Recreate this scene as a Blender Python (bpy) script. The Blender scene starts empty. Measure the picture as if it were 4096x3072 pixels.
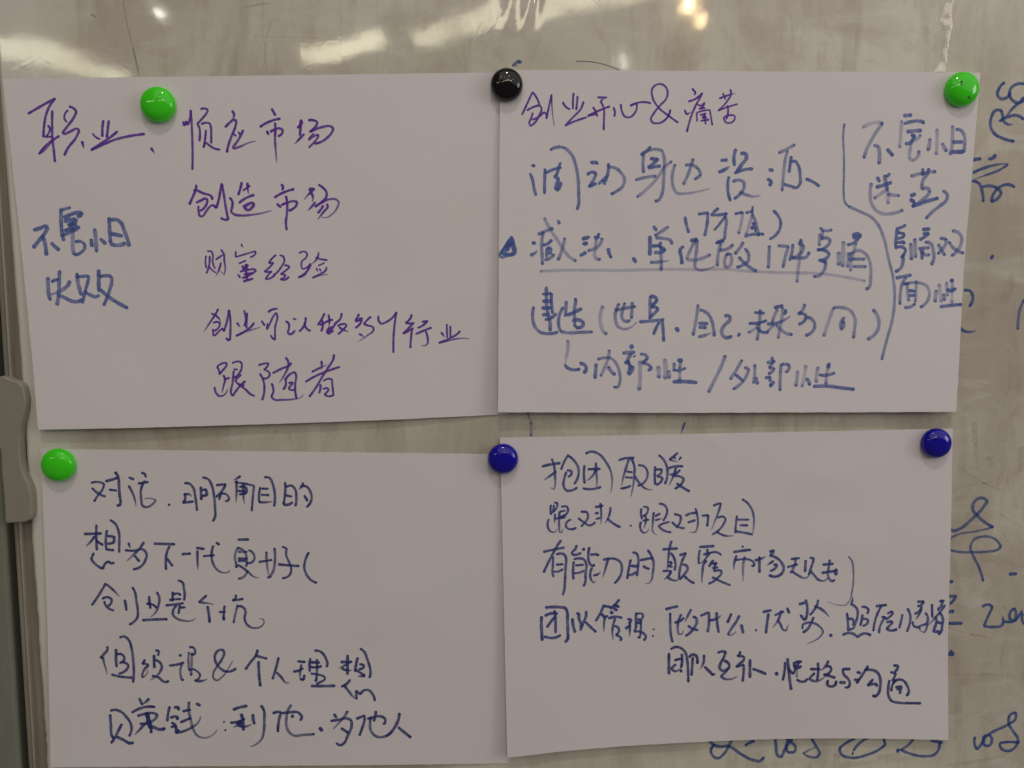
import bpy, math, random
import numpy as np
from mathutils import Matrix, Vector

# ------------------------------------------------------------------ camera, world, light
SC = bpy.context.scene
COL = SC.collection
ZC = 1.5                      # height of the middle of the picture over the floor, metres
# board frame: u right, v up, w out of the board towards the viewer -> world (u, -w, v + ZC)
def W3(u, v, w=0.0):
    return Vector((u, -w, v + ZC))

cam_d = bpy.data.cameras.new('camera')
cam = bpy.data.objects.new('camera', cam_d)
COL.objects.link(cam)
SC.camera = cam
cam_d.sensor_width = 36.0
cam_d.lens = 36.0 * 3099.299 / 4096.0
cam_d.clip_start = 0.01
cam_d.clip_end = 100.0
def rot3(rx, ry, rz):
    return Matrix.Rotation(rz, 3, 'Z') @ Matrix.Rotation(ry, 3, 'Y') @ Matrix.Rotation(rx, 3, 'X')
Bm = Matrix(((1, 0, 0), (0, 0, -1), (0, 1, 0)))
cam.matrix_world = Matrix.Translation(W3(0.000000, 0.046354, 0.487288)) @ (Bm @ rot3(-0.094797, -0.030832, -0.000000)).to_4x4()

world = bpy.data.worlds.new('World')
SC.world = world
world.use_nodes = True
bg = world.node_tree.nodes['Background']
bg.inputs[0].default_value = (1.0, 0.872, 0.845, 1)
bg.inputs[1].default_value = 0.098

def look(o, target):
    d = Vector(target) - o.location
    o.rotation_euler = d.to_track_quat('-Z', 'Z').to_euler()

def area(name, u, v, w, sx, sy, power, col, target=(0, 0, ZC), along=None):
    l = bpy.data.lights.new(name, 'AREA')
    l.shape = 'RECTANGLE'; l.size = sx; l.size_y = sy; l.energy = power; l.color = col
    o = bpy.data.objects.new(name, l); COL.objects.link(o)
    o.location = W3(u, v, w)
    look(o, target)
    if along is not None:      # x axis along this board-frame direction
        z = (o.location - Vector(target)).normalized()
        x = (W3(*along) - W3(0, 0, 0)); x = (x - x.dot(z) * z).normalized(); y = z.cross(x)
        o.rotation_euler = Matrix((x, y, z)).transposed().to_euler()
    return o

def bulb(name, u, v, w, r, power, col):
    l = bpy.data.lights.new(name, 'POINT')
    l.shadow_soft_size = r; l.energy = power; l.color = col
    o = bpy.data.objects.new(name, l); COL.objects.link(o)
    o.location = W3(u, v, w)
    return o

# broad ceiling light up and to the right, in front of the board
area('ceiling_panel', 0.50, 1.06, 0.90, 3.0, 1.5, 8.4, (1.0, 0.872, 0.845))
# bright window far to the right
area('side_window', 3.0, 0.55, 1.5, 1.0, 1.1, 15.0, (0.95, 0.97, 1.0))
# one spotlight high above: throws the small crisp shadows under the magnets
bulb('spotlight', 0.05, 2.19, 1.27, 0.030, 33.0, (1.0, 0.90, 0.86))
# the other downlights, seen as small dots in the magnets
for (u, v, w, p) in ((-0.9, 2.0, 2.3, 1.6), (-0.35, 2.0, 2.9, 1.4), (0.5, 2.0, 2.4, 2.2), (-1.6, 2.0, 2.9, 1.2),
                     (0.35, 2.0, 3.9, 1.4), (1.5, 2.0, 3.2, 1.4), (-1.9, 2.0, 3.9, 1.2)):
    bulb('downlight', u, v, w, 0.035, p * 1.2, (1.0, 0.95, 0.86))
# fluorescent tubes far behind the viewer, mirrored in the glossy film
def tube(u0, v0, w0, u1, v1, w1, h, power, col):
    m = ((u0 + u1) / 2, (v0 + v1) / 2, (w0 + w1) / 2)
    L = math.dist((u0, v0, w0), (u1, v1, w1))
    area('fluorescent_tube', *m, L, h, power, col, (0, 0, ZC), (u1 - u0, v1 - v0, w1 - w0))
TC = (1.0, 0.94, 0.66)
tube(-3.45, 1.80, 4.95, -2.62, 1.79, 5.50, 0.13, 3.3, TC)
tube(-4.6, 1.85, 4.6, -3.55, 1.80, 4.90, 0.15, 5.5, (1.0, 0.97, 0.9))
tube(-1.22, 1.80, 5.06, -0.75, 1.81, 4.78, 0.12, 2.2, TC)
tube(-0.41, 1.81, 4.65, 0.62, 1.84, 4.16, 0.13, 3.6, TC)
tube(0.66, 1.85, 4.14, 1.05, 1.90, 4.02, 0.10, 1.0, TC)
bulb('ceiling_lamp', -2.00, 1.82, 4.45, 0.028, 1.3, (1.0, 0.97, 0.9))
bulb('warm_lamp', 1.16, 1.83, 4.29, 0.024, 6.0, (1.0, 0.72, 0.36))
bulb('warm_lamp', 1.17, 1.90, 4.26, 0.018, 3.0, (1.0, 0.72, 0.36))
bulb('warm_lamp', 1.31, 1.82, 4.55, 0.018, 2.6, (1.0, 0.72, 0.36))
bulb('ceiling_lamp', 0.95, 1.80, 5.13, 0.045, 1.0, (1.0, 0.97, 0.85))

SC.view_settings.view_transform = 'Standard'
SC.view_settings.look = 'None'
SC.view_settings.exposure = 0.0
SC.view_settings.gamma = 1.0
SC.cycles.max_bounces = 6
SC.cycles.transparent_max_bounces = 24
SC.cycles.sample_clamp_indirect = 4.0
SC.cycles.use_denoising = True

# ------------------------------------------------------------------ helpers
def mesh_obj(name, verts, faces, mat, parent=None, smooth=False, origin=None):
    me = bpy.data.meshes.new(name)
    v = np.asarray(verts, dtype=float)
    if origin is not None:
        v = v - np.asarray(origin)
    me.from_pydata([tuple(p) for p in v], [], [tuple(int(i) for i in f) for f in faces])
    me.update()
    if smooth:
        me.polygons.foreach_set('use_smooth', [True] * len(me.polygons))
    me.materials.append(mat)
    o = bpy.data.objects.new(name, me)
    COL.objects.link(o)
    if origin is not None:
        o.location = origin
    if parent is not None:
        o.parent = parent
    return o

def empty(name, loc=(0, 0, 0), parent=None):
    o = bpy.data.objects.new(name, None)
    COL.objects.link(o); o.location = loc
    o.empty_display_size = 0.02
    if parent is not None:
        o.parent = parent
    return o

def tag(o, label=None, cat=None, group=None, kind=None):
    if label: o['label'] = label
    if cat: o['category'] = cat
    if group: o['group'] = group
    if kind: o['kind'] = kind
    return o

def box(u0, u1, v0, v1, w0, w1):
    P = [W3(u, v, w) for w in (w0, w1) for v in (v0, v1) for u in (u0, u1)]
    F = [(0, 2, 3, 1), (4, 5, 7, 6), (0, 1, 5, 4), (2, 6, 7, 3), (0, 4, 6, 2), (1, 3, 7, 5)]
    return P, F

class NT:
    def __init__(s, name):
        s.m = bpy.data.materials.new(name); s.m.use_nodes = True
        s.t = s.m.node_tree; s.t.nodes.clear()
        s.out = s.t.nodes.new('ShaderNodeOutputMaterial')
        s.b = s.t.nodes.new('ShaderNodeBsdfPrincipled')
        s.t.links.new(s.b.outputs[0], s.out.inputs[0])
        s.tc = s.t.nodes.new('ShaderNodeTexCoord')
    def n(s, typ, **kw):
        nd = s.t.nodes.new(typ)
        for k, v in kw.items():
            if k.startswith('_'):
                setattr(nd, k[1:], v)
            else:
                nd.inputs[k.replace('__', ' ')].default_value = v
        return nd
    def l(s, a, b):
        s.t.links.new(a, b)
    def mapped(s, scale=(1, 1, 1), rot=(0, 0, 0), loc=(0, 0, 0)):
        mp = s.n('ShaderNodeMapping'); mp.inputs['Scale'].default_value = scale
        mp.inputs['Rotation'].default_value = rot; mp.inputs['Location'].default_value = loc
        s.l(s.tc.outputs['Object'], mp.inputs['Vector']); return mp.outputs[0]
    def noise(s, vec, scale, detail=3, rough=.5, dist=0):
        nd = s.n('ShaderNodeTexNoise', Scale=scale, Detail=detail, Roughness=rough, Distortion=dist)
        s.l(vec, nd.inputs['Vector']); return nd.outputs['Fac']
    def rng(s, val, a, b, c, d):
        nd = s.n('ShaderNodeMapRange'); nd.inputs[1].default_value = a; nd.inputs[2].default_value = b
        nd.inputs[3].default_value = c; nd.inputs[4].default_value = d
        s.l(val, nd.inputs[0]); return nd.outputs[0]
    def mix(s, fac, a, b):
        nd = s.n('ShaderNodeMix', _data_type='RGBA')
        if isinstance(fac, (int, float)): nd.inputs[0].default_value = fac
        else: s.l(fac, nd.inputs[0])
        for k, x in ((6, a), (7, b)):
            if isinstance(x, tuple): nd.inputs[k].default_value = (*x, 1)
            else: s.l(x, nd.inputs[k])
        return nd.outputs[2]
    def math(s, op, a, b=0.0):
        nd = s.n('ShaderNodeMath', _operation=op)
        for k, x in ((0, a), (1, b)):
            if isinstance(x, (int, float)): nd.inputs[k].default_value = x
            else: s.l(x, nd.inputs[k])
        return nd.outputs[0]
    def bump(s, h, strength, dist):
        nd = s.n('ShaderNodeBump', Strength=strength, Distance=dist)
        s.l(h, nd.inputs['Height']); s.l(nd.outputs[0], s.b.inputs['Normal']); return nd
    def base(s, c):
        if isinstance(c, tuple): s.b.inputs['Base Color'].default_value = (*c, 1)
        else: s.l(c, s.b.inputs['Base Color'])
    def rough(s, r):
        if isinstance(r, (int, float)): s.b.inputs['Roughness'].default_value = r
        else: s.l(r, s.b.inputs['Roughness'])

# ------------------------------------------------------------------ materials
def paper_mat():
    N = NT('copier_paper')
    v = N.mapped()
    a = N.noise(v, 14, 3, .6); b = N.noise(v, 900, 2, .6)
    c = N.mix(N.rng(a, .3, .7, 0, 1), (.800, .762, .775), (.790, .770, .755))
    c = N.mix(N.rng(b, .3, .75, 0, .10), c, (.66, .64, .64))
    N.base(c); N.rough(.88)
    N.b.inputs['Specular IOR Level'].default_value = .25
    h = N.math('ADD', N.noise(v, 1400, 2, .6), N.math('MULTIPLY', N.noise(v, 60, 3, .6), 1.6))
    N.bump(h, .25, .00012)
    return N.m

def film_mat():
    N = NT('worn_glossy_film')
    v = N.mapped()
    vs = N.mapped(scale=(1, 1, .22), rot=(0, .06, 0))          # stretched up and down: wiping smears
    vd = N.mapped(scale=(.35, 1, 1), rot=(0, .7, 0))
    big = N.noise(v, 5, 4, .55, .4)
    sm = N.noise(vs, 38, 6, .62, .5)
    dg = N.noise(vd, 46, 5, .65, 1.2)
    fine = N.noise(v, 420, 3, .6)
    c = N.mix(N.rng(big, .36, .66, 0, 1), (.77, .765, .63), (.55, .515, .415))
    c = N.mix(N.rng(sm, .47, .70, 0, .7), c, (.43, .385, .30))
    cl = N.noise(N.mapped(loc=(2, 5, 9)), 15, 6, .68, .9)
    c = N.mix(N.rng(cl, .48, .66, 0, .5), c, (.47, .395, .32))
    c = N.mix(N.rng(dg, .54, .72, 0, .6), c, (.72, .71, .64))
    br = N.noise(N.mapped(scale=(1, 1, .45), loc=(3, 1, 2)), 26, 5, .7, .8)
    c = N.mix(N.rng(br, .55, .76, 0, .6), c, (.36, .25, .17))
    sp = N.noise(N.mapped(loc=(7, 3, 1)), 150, 2, .5)
    c = N.mix(N.rng(sp, .76, .80, 0, .5), c, (.25, .20, .17))
    c = N.mix(N.rng(fine, .35, .7, 0, .10), c, (.36, .34, .30))
    # less handled, cleaner film along the left margin
    sep = N.n('ShaderNodeSeparateXYZ'); N.l(N.tc.outputs['Object'], sep.inputs[0])
    edge = N.math('ADD', sep.outputs[0], N.math('MULTIPLY', N.noise(v, 18, 3, .6), .02))
    c = N.mix(N.rng(edge, -.262, -.236, .85, 0), c, (.72, .72, .63))
    N.base(c)
    r = N.rng(N.noise(v, 30, 4, .65), .3, .75, .03, .075)
    r = N.math('ADD', r, N.rng(sm, .5, .75, 0, .05))
    N.rough(r)
    N.b.inputs['Specular IOR Level'].default_value = .55
    h = N.math('ADD', N.math('MULTIPLY', N.noise(v, 75, 3, .55), 1.0), N.math('MULTIPLY', N.noise(v, 700, 3, .6), .10))
    vor = N.n('ShaderNodeTexVoronoi', Scale=55.0, _feature='DISTANCE_TO_EDGE')
    N.l(N.mapped(scale=(1, 1, .5), rot=(0, .5, 0)), vor.inputs['Vector'])
    h = N.math('ADD', h, N.math('MULTIPLY', N.rng(vor.outputs['Distance'], 0, .03, 1, 0), .10))
    N.bump(h, .045, .0005)
    return N.m

def plain(name, col, rough, spec=.5, nscale=60, amp=.15, bump=.0, metallic=0.0, stretch=(1, 1, 1)):
    N = NT(name)
    v = N.mapped(scale=stretch)
    a = N.noise(v, nscale, 4, .6)
    dark = tuple(x * (1 - amp * 2) for x in col)
    N.base(N.mix(N.rng(a, .3, .75, 0, 1), col, dark))
    N.rough(rough)
    N.b.inputs['Specular IOR Level'].default_value = spec
    N.b.inputs['Metallic'].default_value = metallic
    if bump:
        N.bump(N.noise(v, nscale * 4, 3, .6), .4, bump)
    return N.m

def plastic(name, col, rough=.07):
    N = NT(name)
    v = N.mapped()
    N.base(col)
    N.rough(N.rng(N.noise(v, 260, 3, .6), .35, .75, rough * .6, rough + .04))
    N.b.inputs['Specular IOR Level'].default_value = .55
    N.bump(N.noise(v, 320, 2, .5), .04, .0002)
    return N.m

def ink_mat(name, col, col2, streak=.35):
    N = NT(name)
    at = N.n('ShaderNodeAttribute', _attribute_name='ink')
    v = N.mapped()
    n1 = N.noise(v, 900, 3, .6); n2 = N.noise(v, 160, 3, .6)
    N.base(N.mix(N.rng(n2, .35, .7, 0, 1), col, col2))
    N.rough(.75); N.b.inputs['Specular IOR Level'].default_value = .2
    a = N.math('MULTIPLY', at.outputs['Fac'], N.rng(n1, .25, .75, 1 + streak * .3, 1 - streak))
    a = N.math('MULTIPLY', a, N.rng(n2, .3, .7, 1.05, 1 - streak * .6))
    a = N.math('MINIMUM', a, .97)
    N.l(a, N.b.inputs['Alpha'])
    return N.m

M_PAPER = paper_mat(); M_FILM = film_mat()
INK = {
 'purple': (ink_mat('purple_ink', (.135, .024, .40), (.18, .045, .48), .10), .93),
 'blue': (ink_mat('blue_ink', (.058, .120, .43), (.125, .215, .56), .25), .86),
 'deep': (ink_mat('deep_blue_ink', (.036, .056, .27), (.070, .115, .40), .22), .93),
 'navy': (ink_mat('navy_ink', (.030, .042, .21), (.055, .080, .30), .18), .93),
 'faint': (ink_mat('faint_blue_ink', (.055, .12, .42), (.10, .20, .54), .25), .76),
 'board': (ink_mat('board_marker_ink', (.020, .075, .32), (.045, .13, .42), .25), .88),
 'thin': (ink_mat('thin_violet_ink', (.10, .06, .20), (.14, .09, .25), .2), .7),
 'red': (ink_mat('red_ink_trace', (.55, .10, .05), (.6, .16, .09), .5), .8),
 'scuffdark': (ink_mat('dark_scuff', (.12, .10, .08), (.18, .15, .12), .5), .8),
 'stain': (ink_mat('brown_stain', (.30, .19, .13), (.36, .26, .19), .8), .8),
 'scufflight': (ink_mat('light_scuff', (.86, .84, .78), (.80, .78, .70), .5), .8),
}

# ------------------------------------------------------------------ surfaces the ink lies on
def sheet_h(x, y, k):
    u = np.clip(x / .297 + .5, 0, 1); v = np.clip(y / .210 + .5, 0, 1)
    b = k['bot'] * (1 - v) ** 3
    if k['kill'] == 'r': b = b * (1 - u ** 3)
    l = k['left'] * (1 - u) ** 7 * (1 - v ** 3)
    r = k['right'] * u ** 7 * (1 - v ** 2)
    s = k['seed']
    w = .35 * np.sin(x * 31 + s * 1.7) * np.sin(y * 37 + s * 2.3) * (1 - v * v) * (1 - (u * u if k['kill'] else 0)) * np.clip(u * 6, 0, 1) \
        + .12 * np.sin(x * 70 + y * 55 + s) * v * (1 - v)
    h = k['base'] + b + l + r + w * 2.0
    for (dx, dy, amp, rx, ry, an) in k.get('dents', ()):
        c, q = math.cos(an), math.sin(an)
        ax = ((x - dx) * c + (y - dy) * q) / rx; ay = (-(x - dx) * q + (y - dy) * c) / ry
        h = h + amp * np.exp(-ax * ax - ay * ay)
    return h * 1e-3

WR = [((.0165, .2480), (.0104, .2090), .0024, .34), ((.0290, .2500), (.0212, .2085), .0020, .46),
      ((.0330, .2470), (.0290, .2150), .0014, -.22), ((.0050, .2480), (.0030, .2260), .0045, .16),
      ((.0520, .2550), (.0400, .2300), .0060, .12)]
def film_h(x, y):
    h = .050 * np.sin(x * 42 + 1.3) * np.sin(y * 31 + .4) + .030 * np.sin(x * 95 + y * 60) + .018 * np.sin(x * 21 - y * 120 + 2)
    top = np.clip((y - .200) / .010, 0, 1)
    for (a, b, s, amp) in WR:
        ax, ay = a; bx, by = b
        L2 = (bx - ax) ** 2 + (by - ay) ** 2
        t = np.clip(((x - ax) * (bx - ax) + (y - ay) * (by - ay)) / L2, 0, 1)
        d2 = (x - ax - t * (bx - ax)) ** 2 + (y - ay - t * (by - ay)) ** 2
        h = h + amp * (1 - t) ** .8 * np.exp(-d2 / (2 * s * s)) * top
    return h * 1e-3

# ------------------------------------------------------------------ ink ribbons
def spline(P):
    n = len(P)
    if n == 1: P = np.array([P[0], P[0] + [1e-4, 0]]); n = 2
    T = np.zeros_like(P)
    for i in range(n):
        if 0 < i < n - 1:
            a = P[i] - P[i - 1]; b = P[i + 1] - P[i]; la = np.linalg.norm(a) + 1e-9; lb = np.linalg.norm(b) + 1e-9
            T[i] = (a / la * lb + b / lb * la) / (la + lb)
            T[i] /= (np.linalg.norm(T[i]) + 1e-9)
    for i in (0, n - 1):
        j = 1 if i == 0 else n - 2
        d = (P[j] - P[i]) if i == 0 else (P[i] - P[j])
        d = d / (np.linalg.norm(d) + 1e-9)
        T[i] = d if n == 2 else (2 * d - T[j] if np.linalg.norm(T[j]) > 0 else d)
        T[i] /= (np.linalg.norm(T[i]) + 1e-9)
    out = []
    for i in range(n - 1):
        L = np.linalg.norm(P[i + 1] - P[i]); k = max(2, int(L / .00045) + 1)
        t = np.linspace(0, 1, k + 1)[:-1, None]
        a = P[i]; b = P[i + 1]; ta = T[i] * L; tb = T[i + 1] * L
        out.append((2 * t**3 - 3 * t**2 + 1) * a + (t**3 - 2 * t**2 + t) * ta + (-2 * t**3 + 3 * t**2) * b + (t**3 - t**2) * tb)
    out.append(P[-1:])
    return np.vstack(out)

def split_corners(P, deg=62):
    parts = []; cur = [P[0]]
    for i in range(1, len(P) - 1):
        cur.append(P[i])
        a = P[i] - P[i - 1]; b = P[i + 1] - P[i]
        c = a.dot(b) / (np.linalg.norm(a) * np.linalg.norm(b) + 1e-12)
        if math.degrees(math.acos(max(-1, min(1, c)))) > deg:
            parts.append(np.array(cur)); cur = [P[i]]
    cur.append(P[-1]); parts.append(np.array(cur))
    return parts

PROF = ((-1.10, .0), (-.96, .70), (-.72, 1.0), (.05, .92), (.70, 1.0), (.95, .66), (1.10, .0))
def ribbons(strokes, width, dens, hf, rs, z0, rest=.8):
    V = []; F = []; A = []
    for si, (pts, wf, f, fade) in enumerate(strokes):
        P = np.array(pts, float).reshape(-1, 2) * 1e-4
        if len(P) > 1:
            P = P[np.r_[True, np.linalg.norm(np.diff(P, axis=0), axis=1) > 5e-5]]
        subs = split_corners(P) if len(P) > 2 else [P]
        tot = sum(np.linalg.norm(np.diff(s, axis=0), axis=1).sum() for s in subs)
        ph = rs.uniform(0, 6.28); done = 0.0
        for bi, sp in enumerate(subs):
            Q = spline(sp)
            if len(Q) < 2: continue
            d = np.gradient(Q, axis=0); d /= (np.linalg.norm(d, axis=1)[:, None] + 1e-12)
            nrm = np.stack([-d[:, 1], d[:, 0]], 1)
            seg = np.linalg.norm(np.diff(Q, axis=0), axis=1); s = np.r_[0, np.cumsum(seg)]; L = s[-1]
            hw = width * wf * .5
            # extend ends by the cap radius so the tip reaches past the traced centre line a little
            q0 = Q[0] - d[0] * hw * .35; q1 = Q[-1] + d[-1] * hw * .35
            Q = np.vstack([q0, Q, q1]); nrm = np.vstack([nrm[:1], nrm, nrm[-1:]]); s = np.r_[-hw * .35, s, L + hw * .35] + hw * .35
            L2 = s[-1]; gs = done + s
            e = np.minimum(s, L2 - s); cap = np.sqrt(np.clip(1 - (1 - np.clip(e / (hw * .9 + 1e-9), 0, 1)) ** 2, .05, 1))
            T2 = max(tot, 1e-6)
            wob = 1 + .07 * np.sin(gs * 900 + ph) + .05 * np.sin(gs * 2300 + ph * 2)
            w = hw * cap * wob
            mid = f if f >= 0 else .93
            # more ink where the pen rests, less where it runs fast
            endd = np.maximum(np.exp(-(gs / .0016) ** 2), np.exp(-((T2 - gs) / .0012) ** 2))
            run = np.clip(T2 / .02, 0, 1) * .10
            den = mid * (1 - run * (np.sin(np.clip(gs / T2, 0, 1) * 3.14))) * (1 + .05 * np.sin(gs * 420 + ph * 3))
            den = den + (np.minimum(1.04, mid + .5) - den) * endd * rest
            if fade:
                tt = np.clip((gs / T2 - .45) / .55, 0, 1)
                w = w * (1 - .55 * tt ** 1.3); den = den * (1 - .45 * tt ** 1.5)
            den = np.clip(den * dens, 0, 1)
            base = len(V); z = z0 + (si % 14) * 5e-6 + bi * 1.5e-6
            for o, pa in PROF:
                X = Q + nrm * (o * w)[:, None]
                H = hf(X[:, 0], X[:, 1]) + z
                V.extend(np.c_[X[:, 0], -H, X[:, 1]]); A.extend(den * pa)
            m = len(Q); k = len(PROF)
            for j in range(k - 1):
                for i in range(m - 1):
                    F.append((base + j * m + i, base + j * m + i + 1, base + (j + 1) * m + i + 1, base + (j + 1) * m + i))
            done += L
    return np.array(V), F, np.array(A)

def ink_object(name, strokes, width, dens, mat, hf, parent, rs, z0=6e-5):
    V, F, A = ribbons(strokes, width, dens, hf, rs, z0, 0.0 if name in ('scuff_mark', 'fine_scratches', 'red_streak', 'stain') else .8)
    lo = V.min(0); hi = V.max(0); c = (lo + hi) / 2
    o = mesh_obj(name, V, F, mat, parent, True, c)
    at = o.data.attributes.new('ink', 'FLOAT', 'POINT')
    at.data.foreach_set('value', A.astype(np.float32))
    return o

# ------------------------------------------------------------------ the board
board = empty('writing_board', W3(0, 0, 0))
tag(board, 'worn glossy writing board behind the four sheets, smudged and marked in blue', 'writing board')
def brd(o):                                       # keep world place, parent to the board
    o.parent = board; o.location = o.location - board.location; return o

def film_surface():
    X0, X1, Y0, Y1 = -.288, .42, -.33, .31
    st = .0016
    xs = np.arange(X0, X1, st); ys = np.arange(Y0, Y1, st)
    gx, gy = np.meshgrid(xs, ys)
    rg = np.random.RandomState(9); nz = rg.normal(0, 1, len(ys))
    nz = np.convolve(nz, np.ones(3) / 3, 'same') * .00016 + np.convolve(rg.normal(0, 1, len(ys)), np.ones(17) / 17, 'same') * .0007
    rag = nz[:, None] * np.clip(.55 - gy * 3, .25, 1.2) - np.clip(gy + .02, 0, 1) * .0155
    k = np.clip(1 - (gx - X0) / .01, 0, 1)
    gx2 = gx + rag * k + .0012 * k * np.clip(-(gy + .1) * 5, 0, 1)
    H = film_h(gx2, gy)
    V = np.c_[gx2.ravel(), -H.ravel(), gy.ravel()]
    ny, nx = gx.shape
    i = np.arange(nx - 1)[None, :] + np.arange(ny - 1)[:, None] * nx
    F = np.stack([i, i + 1, i + 1 + nx, i + nx], -1).reshape(-1, 4)
    me = bpy.data.meshes.new('writing_film')
    me.vertices.add(len(V)); me.vertices.foreach_set('co', V.astype(np.float32).ravel())
    me.loops.add(F.size); me.loops.foreach_set('vertex_index', F.ravel().astype(np.int32))
    me.polygons.add(len(F)); me.polygons.foreach_set('loop_start', np.arange(0, F.size, 4, dtype=np.int32))
    me.polygons.foreach_set('use_smooth', np.ones(len(F), dtype=bool))
    me.update(calc_edges=True); me.validate()
    me.materials.append(M_FILM)
    o = bpy.data.objects.new('writing_film', me); COL.objects.link(o); o.parent = board
    sm = o.modifiers.new('thickness', 'SOLIDIFY'); sm.thickness = .0009; sm.offset = -1
    return o
film_surface()

M_RAIL = plain('brushed_rail', (.33, .30, .235), .36, .5, 26, .22, .00006, stretch=(8, 1, .35))
M_RIDGE = plain('rail_ridge_metal', (.42, .385, .31), .35, .6, 40, .12)
M_DARK = plain('gap_shade_black', (.022, .023, .018), .8, .2, 30, .1)
M_CLIP = plain('grey_clip_plastic', (.315, .30, .235), .48, .45, 90, .05, .00004)
M_WALL = plain('green_grey_wall_paint', (.24, .26, .205), .6, .3, 12, .10, stretch=(6, 1, 1))
M_BACK = plain('board_backing', (.20, .18, .15), .7, .3, 40, .1)

P, F = box(-.2895, .45, -.36, .34, -.012, -.0016)
brd(mesh_obj('backing_panel', [p - board.location for p in P], F, M_BACK))

def extrude(name, prof, v0, v1, mat, n=60, wob=0.0):
    V = []; F = []
    for k in range(n + 1):
        v = v0 + (v1 - v0) * k / n
        for (u, w) in prof:
            V.append((u + wob * math.sin(v * 40 + u * 300), -w, v))
    m = len(prof)
    for k in range(n):
        for i in range(m - 1):
            a = k * m + i
            F.append((a, a + 1, a + 1 + m, a + m))
    o = mesh_obj(name, V, F, mat, board, False)
    return o
rail = extrude('frame_rail', [(-.2868, -.012), (-.2868, -.0022), (-.2900, -.0020), (-.2935, -.0024), (-.2950, -.0030),
                (-.2958, -.0030), (-.2990, -.0016), (-.3004, -.0022), (-.3008, -.012)], -.36, .34, M_RAIL, 40)
extrude('rail_ridge', [(-.29575, -.0031), (-.2958, -.0012), (-.2963, -.0009), (-.2969, -.0012), (-.2971, -.0026)], -.36, .34, M_RIDGE, 40)

# moulded clip that laps over the rail
CLIP = [(-300.5, 3.9), (-290.4, 3.5), (-286.9, 2.0), (-284.9, -1.4), (-283.9, -8.8), (-285.1, -16.3), (-287.8, -25.2), (-289.0, -33.5), (-289.3, -44.8), (-288.0, -53.9), (-285.1, -61.5), (-284.0, -67.6), (-284.1, -77.5), (-285.3, -82.9), (-289.1, -85.1), (-295.0, -85.4), (-300.4, -85.2), (-300.7, -77.4), (-300.7, -67.5), (-301.1, -52.3), (-300.8, -41.0), (-302.6, -29.7)]
def clip_piece():
    P0 = np.array(CLIP) * 1e-3
    # smooth the outline
    n = len(P0); Q = []
    for i in range(n):
        p0, p1, p2, p3 = P0[i - 1], P0[i], P0[(i + 1) % n], P0[(i + 2) % n]
        for t in np.linspace(0, 1, 5)[:-1]:
            Q.append(.5 * ((2 * p1) + (-p0 + p2) * t + (2 * p0 - 5 * p1 + 4 * p2 - p3) * t * t + (-p0 + 3 * p1 - 3 * p2 + p3) * t**3))
    Q = np.array(Q); n = len(Q); c = Q.mean(0)
    d = np.roll(Q, -1, 0) - np.roll(Q, 1, 0); d /= np.linalg.norm(d, axis=1)[:, None]
    nr = np.stack([d[:, 1], -d[:, 0]], 1)
    if ((Q - c) * nr).sum() < 0: nr = -nr
    V = []; F = []
    for (ins, w) in ((0, -.001), (0, .0046), (-.0002, .0054), (-.0005, .0058), (-.0008, .0060)):
        V += [(q[0], -w, q[1]) for q in Q + nr * ins]
    rings = 5
    for k in range(rings - 1):
        for i in range(n):
            j = (i + 1) % n
            F.append((k * n + i, k * n + j, (k + 1) * n + j, (k + 1) * n + i))
    F.append(tuple((rings - 1) * n + i for i in range(n)))
    o = mesh_obj('edge_clip', V, F, M_CLIP, board, False)
    return o
clip_piece()

P, F = box(-.3085, -.2860, -.36, .34, -.030, -.0125)  # near-black block: shade of the open gap beside the rail, painted in
gap = mesh_obj('gap_shade_block', [p - board.location for p in P], F, M_DARK, board)

# wall beside the board
P, F = box(-.80, -.3072, -.60, .60, -.030, -.0045)
wall = mesh_obj('wall', P, F, M_WALL); tag(wall, kind='structure')
bv = wall.modifiers.new('round', 'BEVEL'); bv.width = .003; bv.segments = 3

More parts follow.
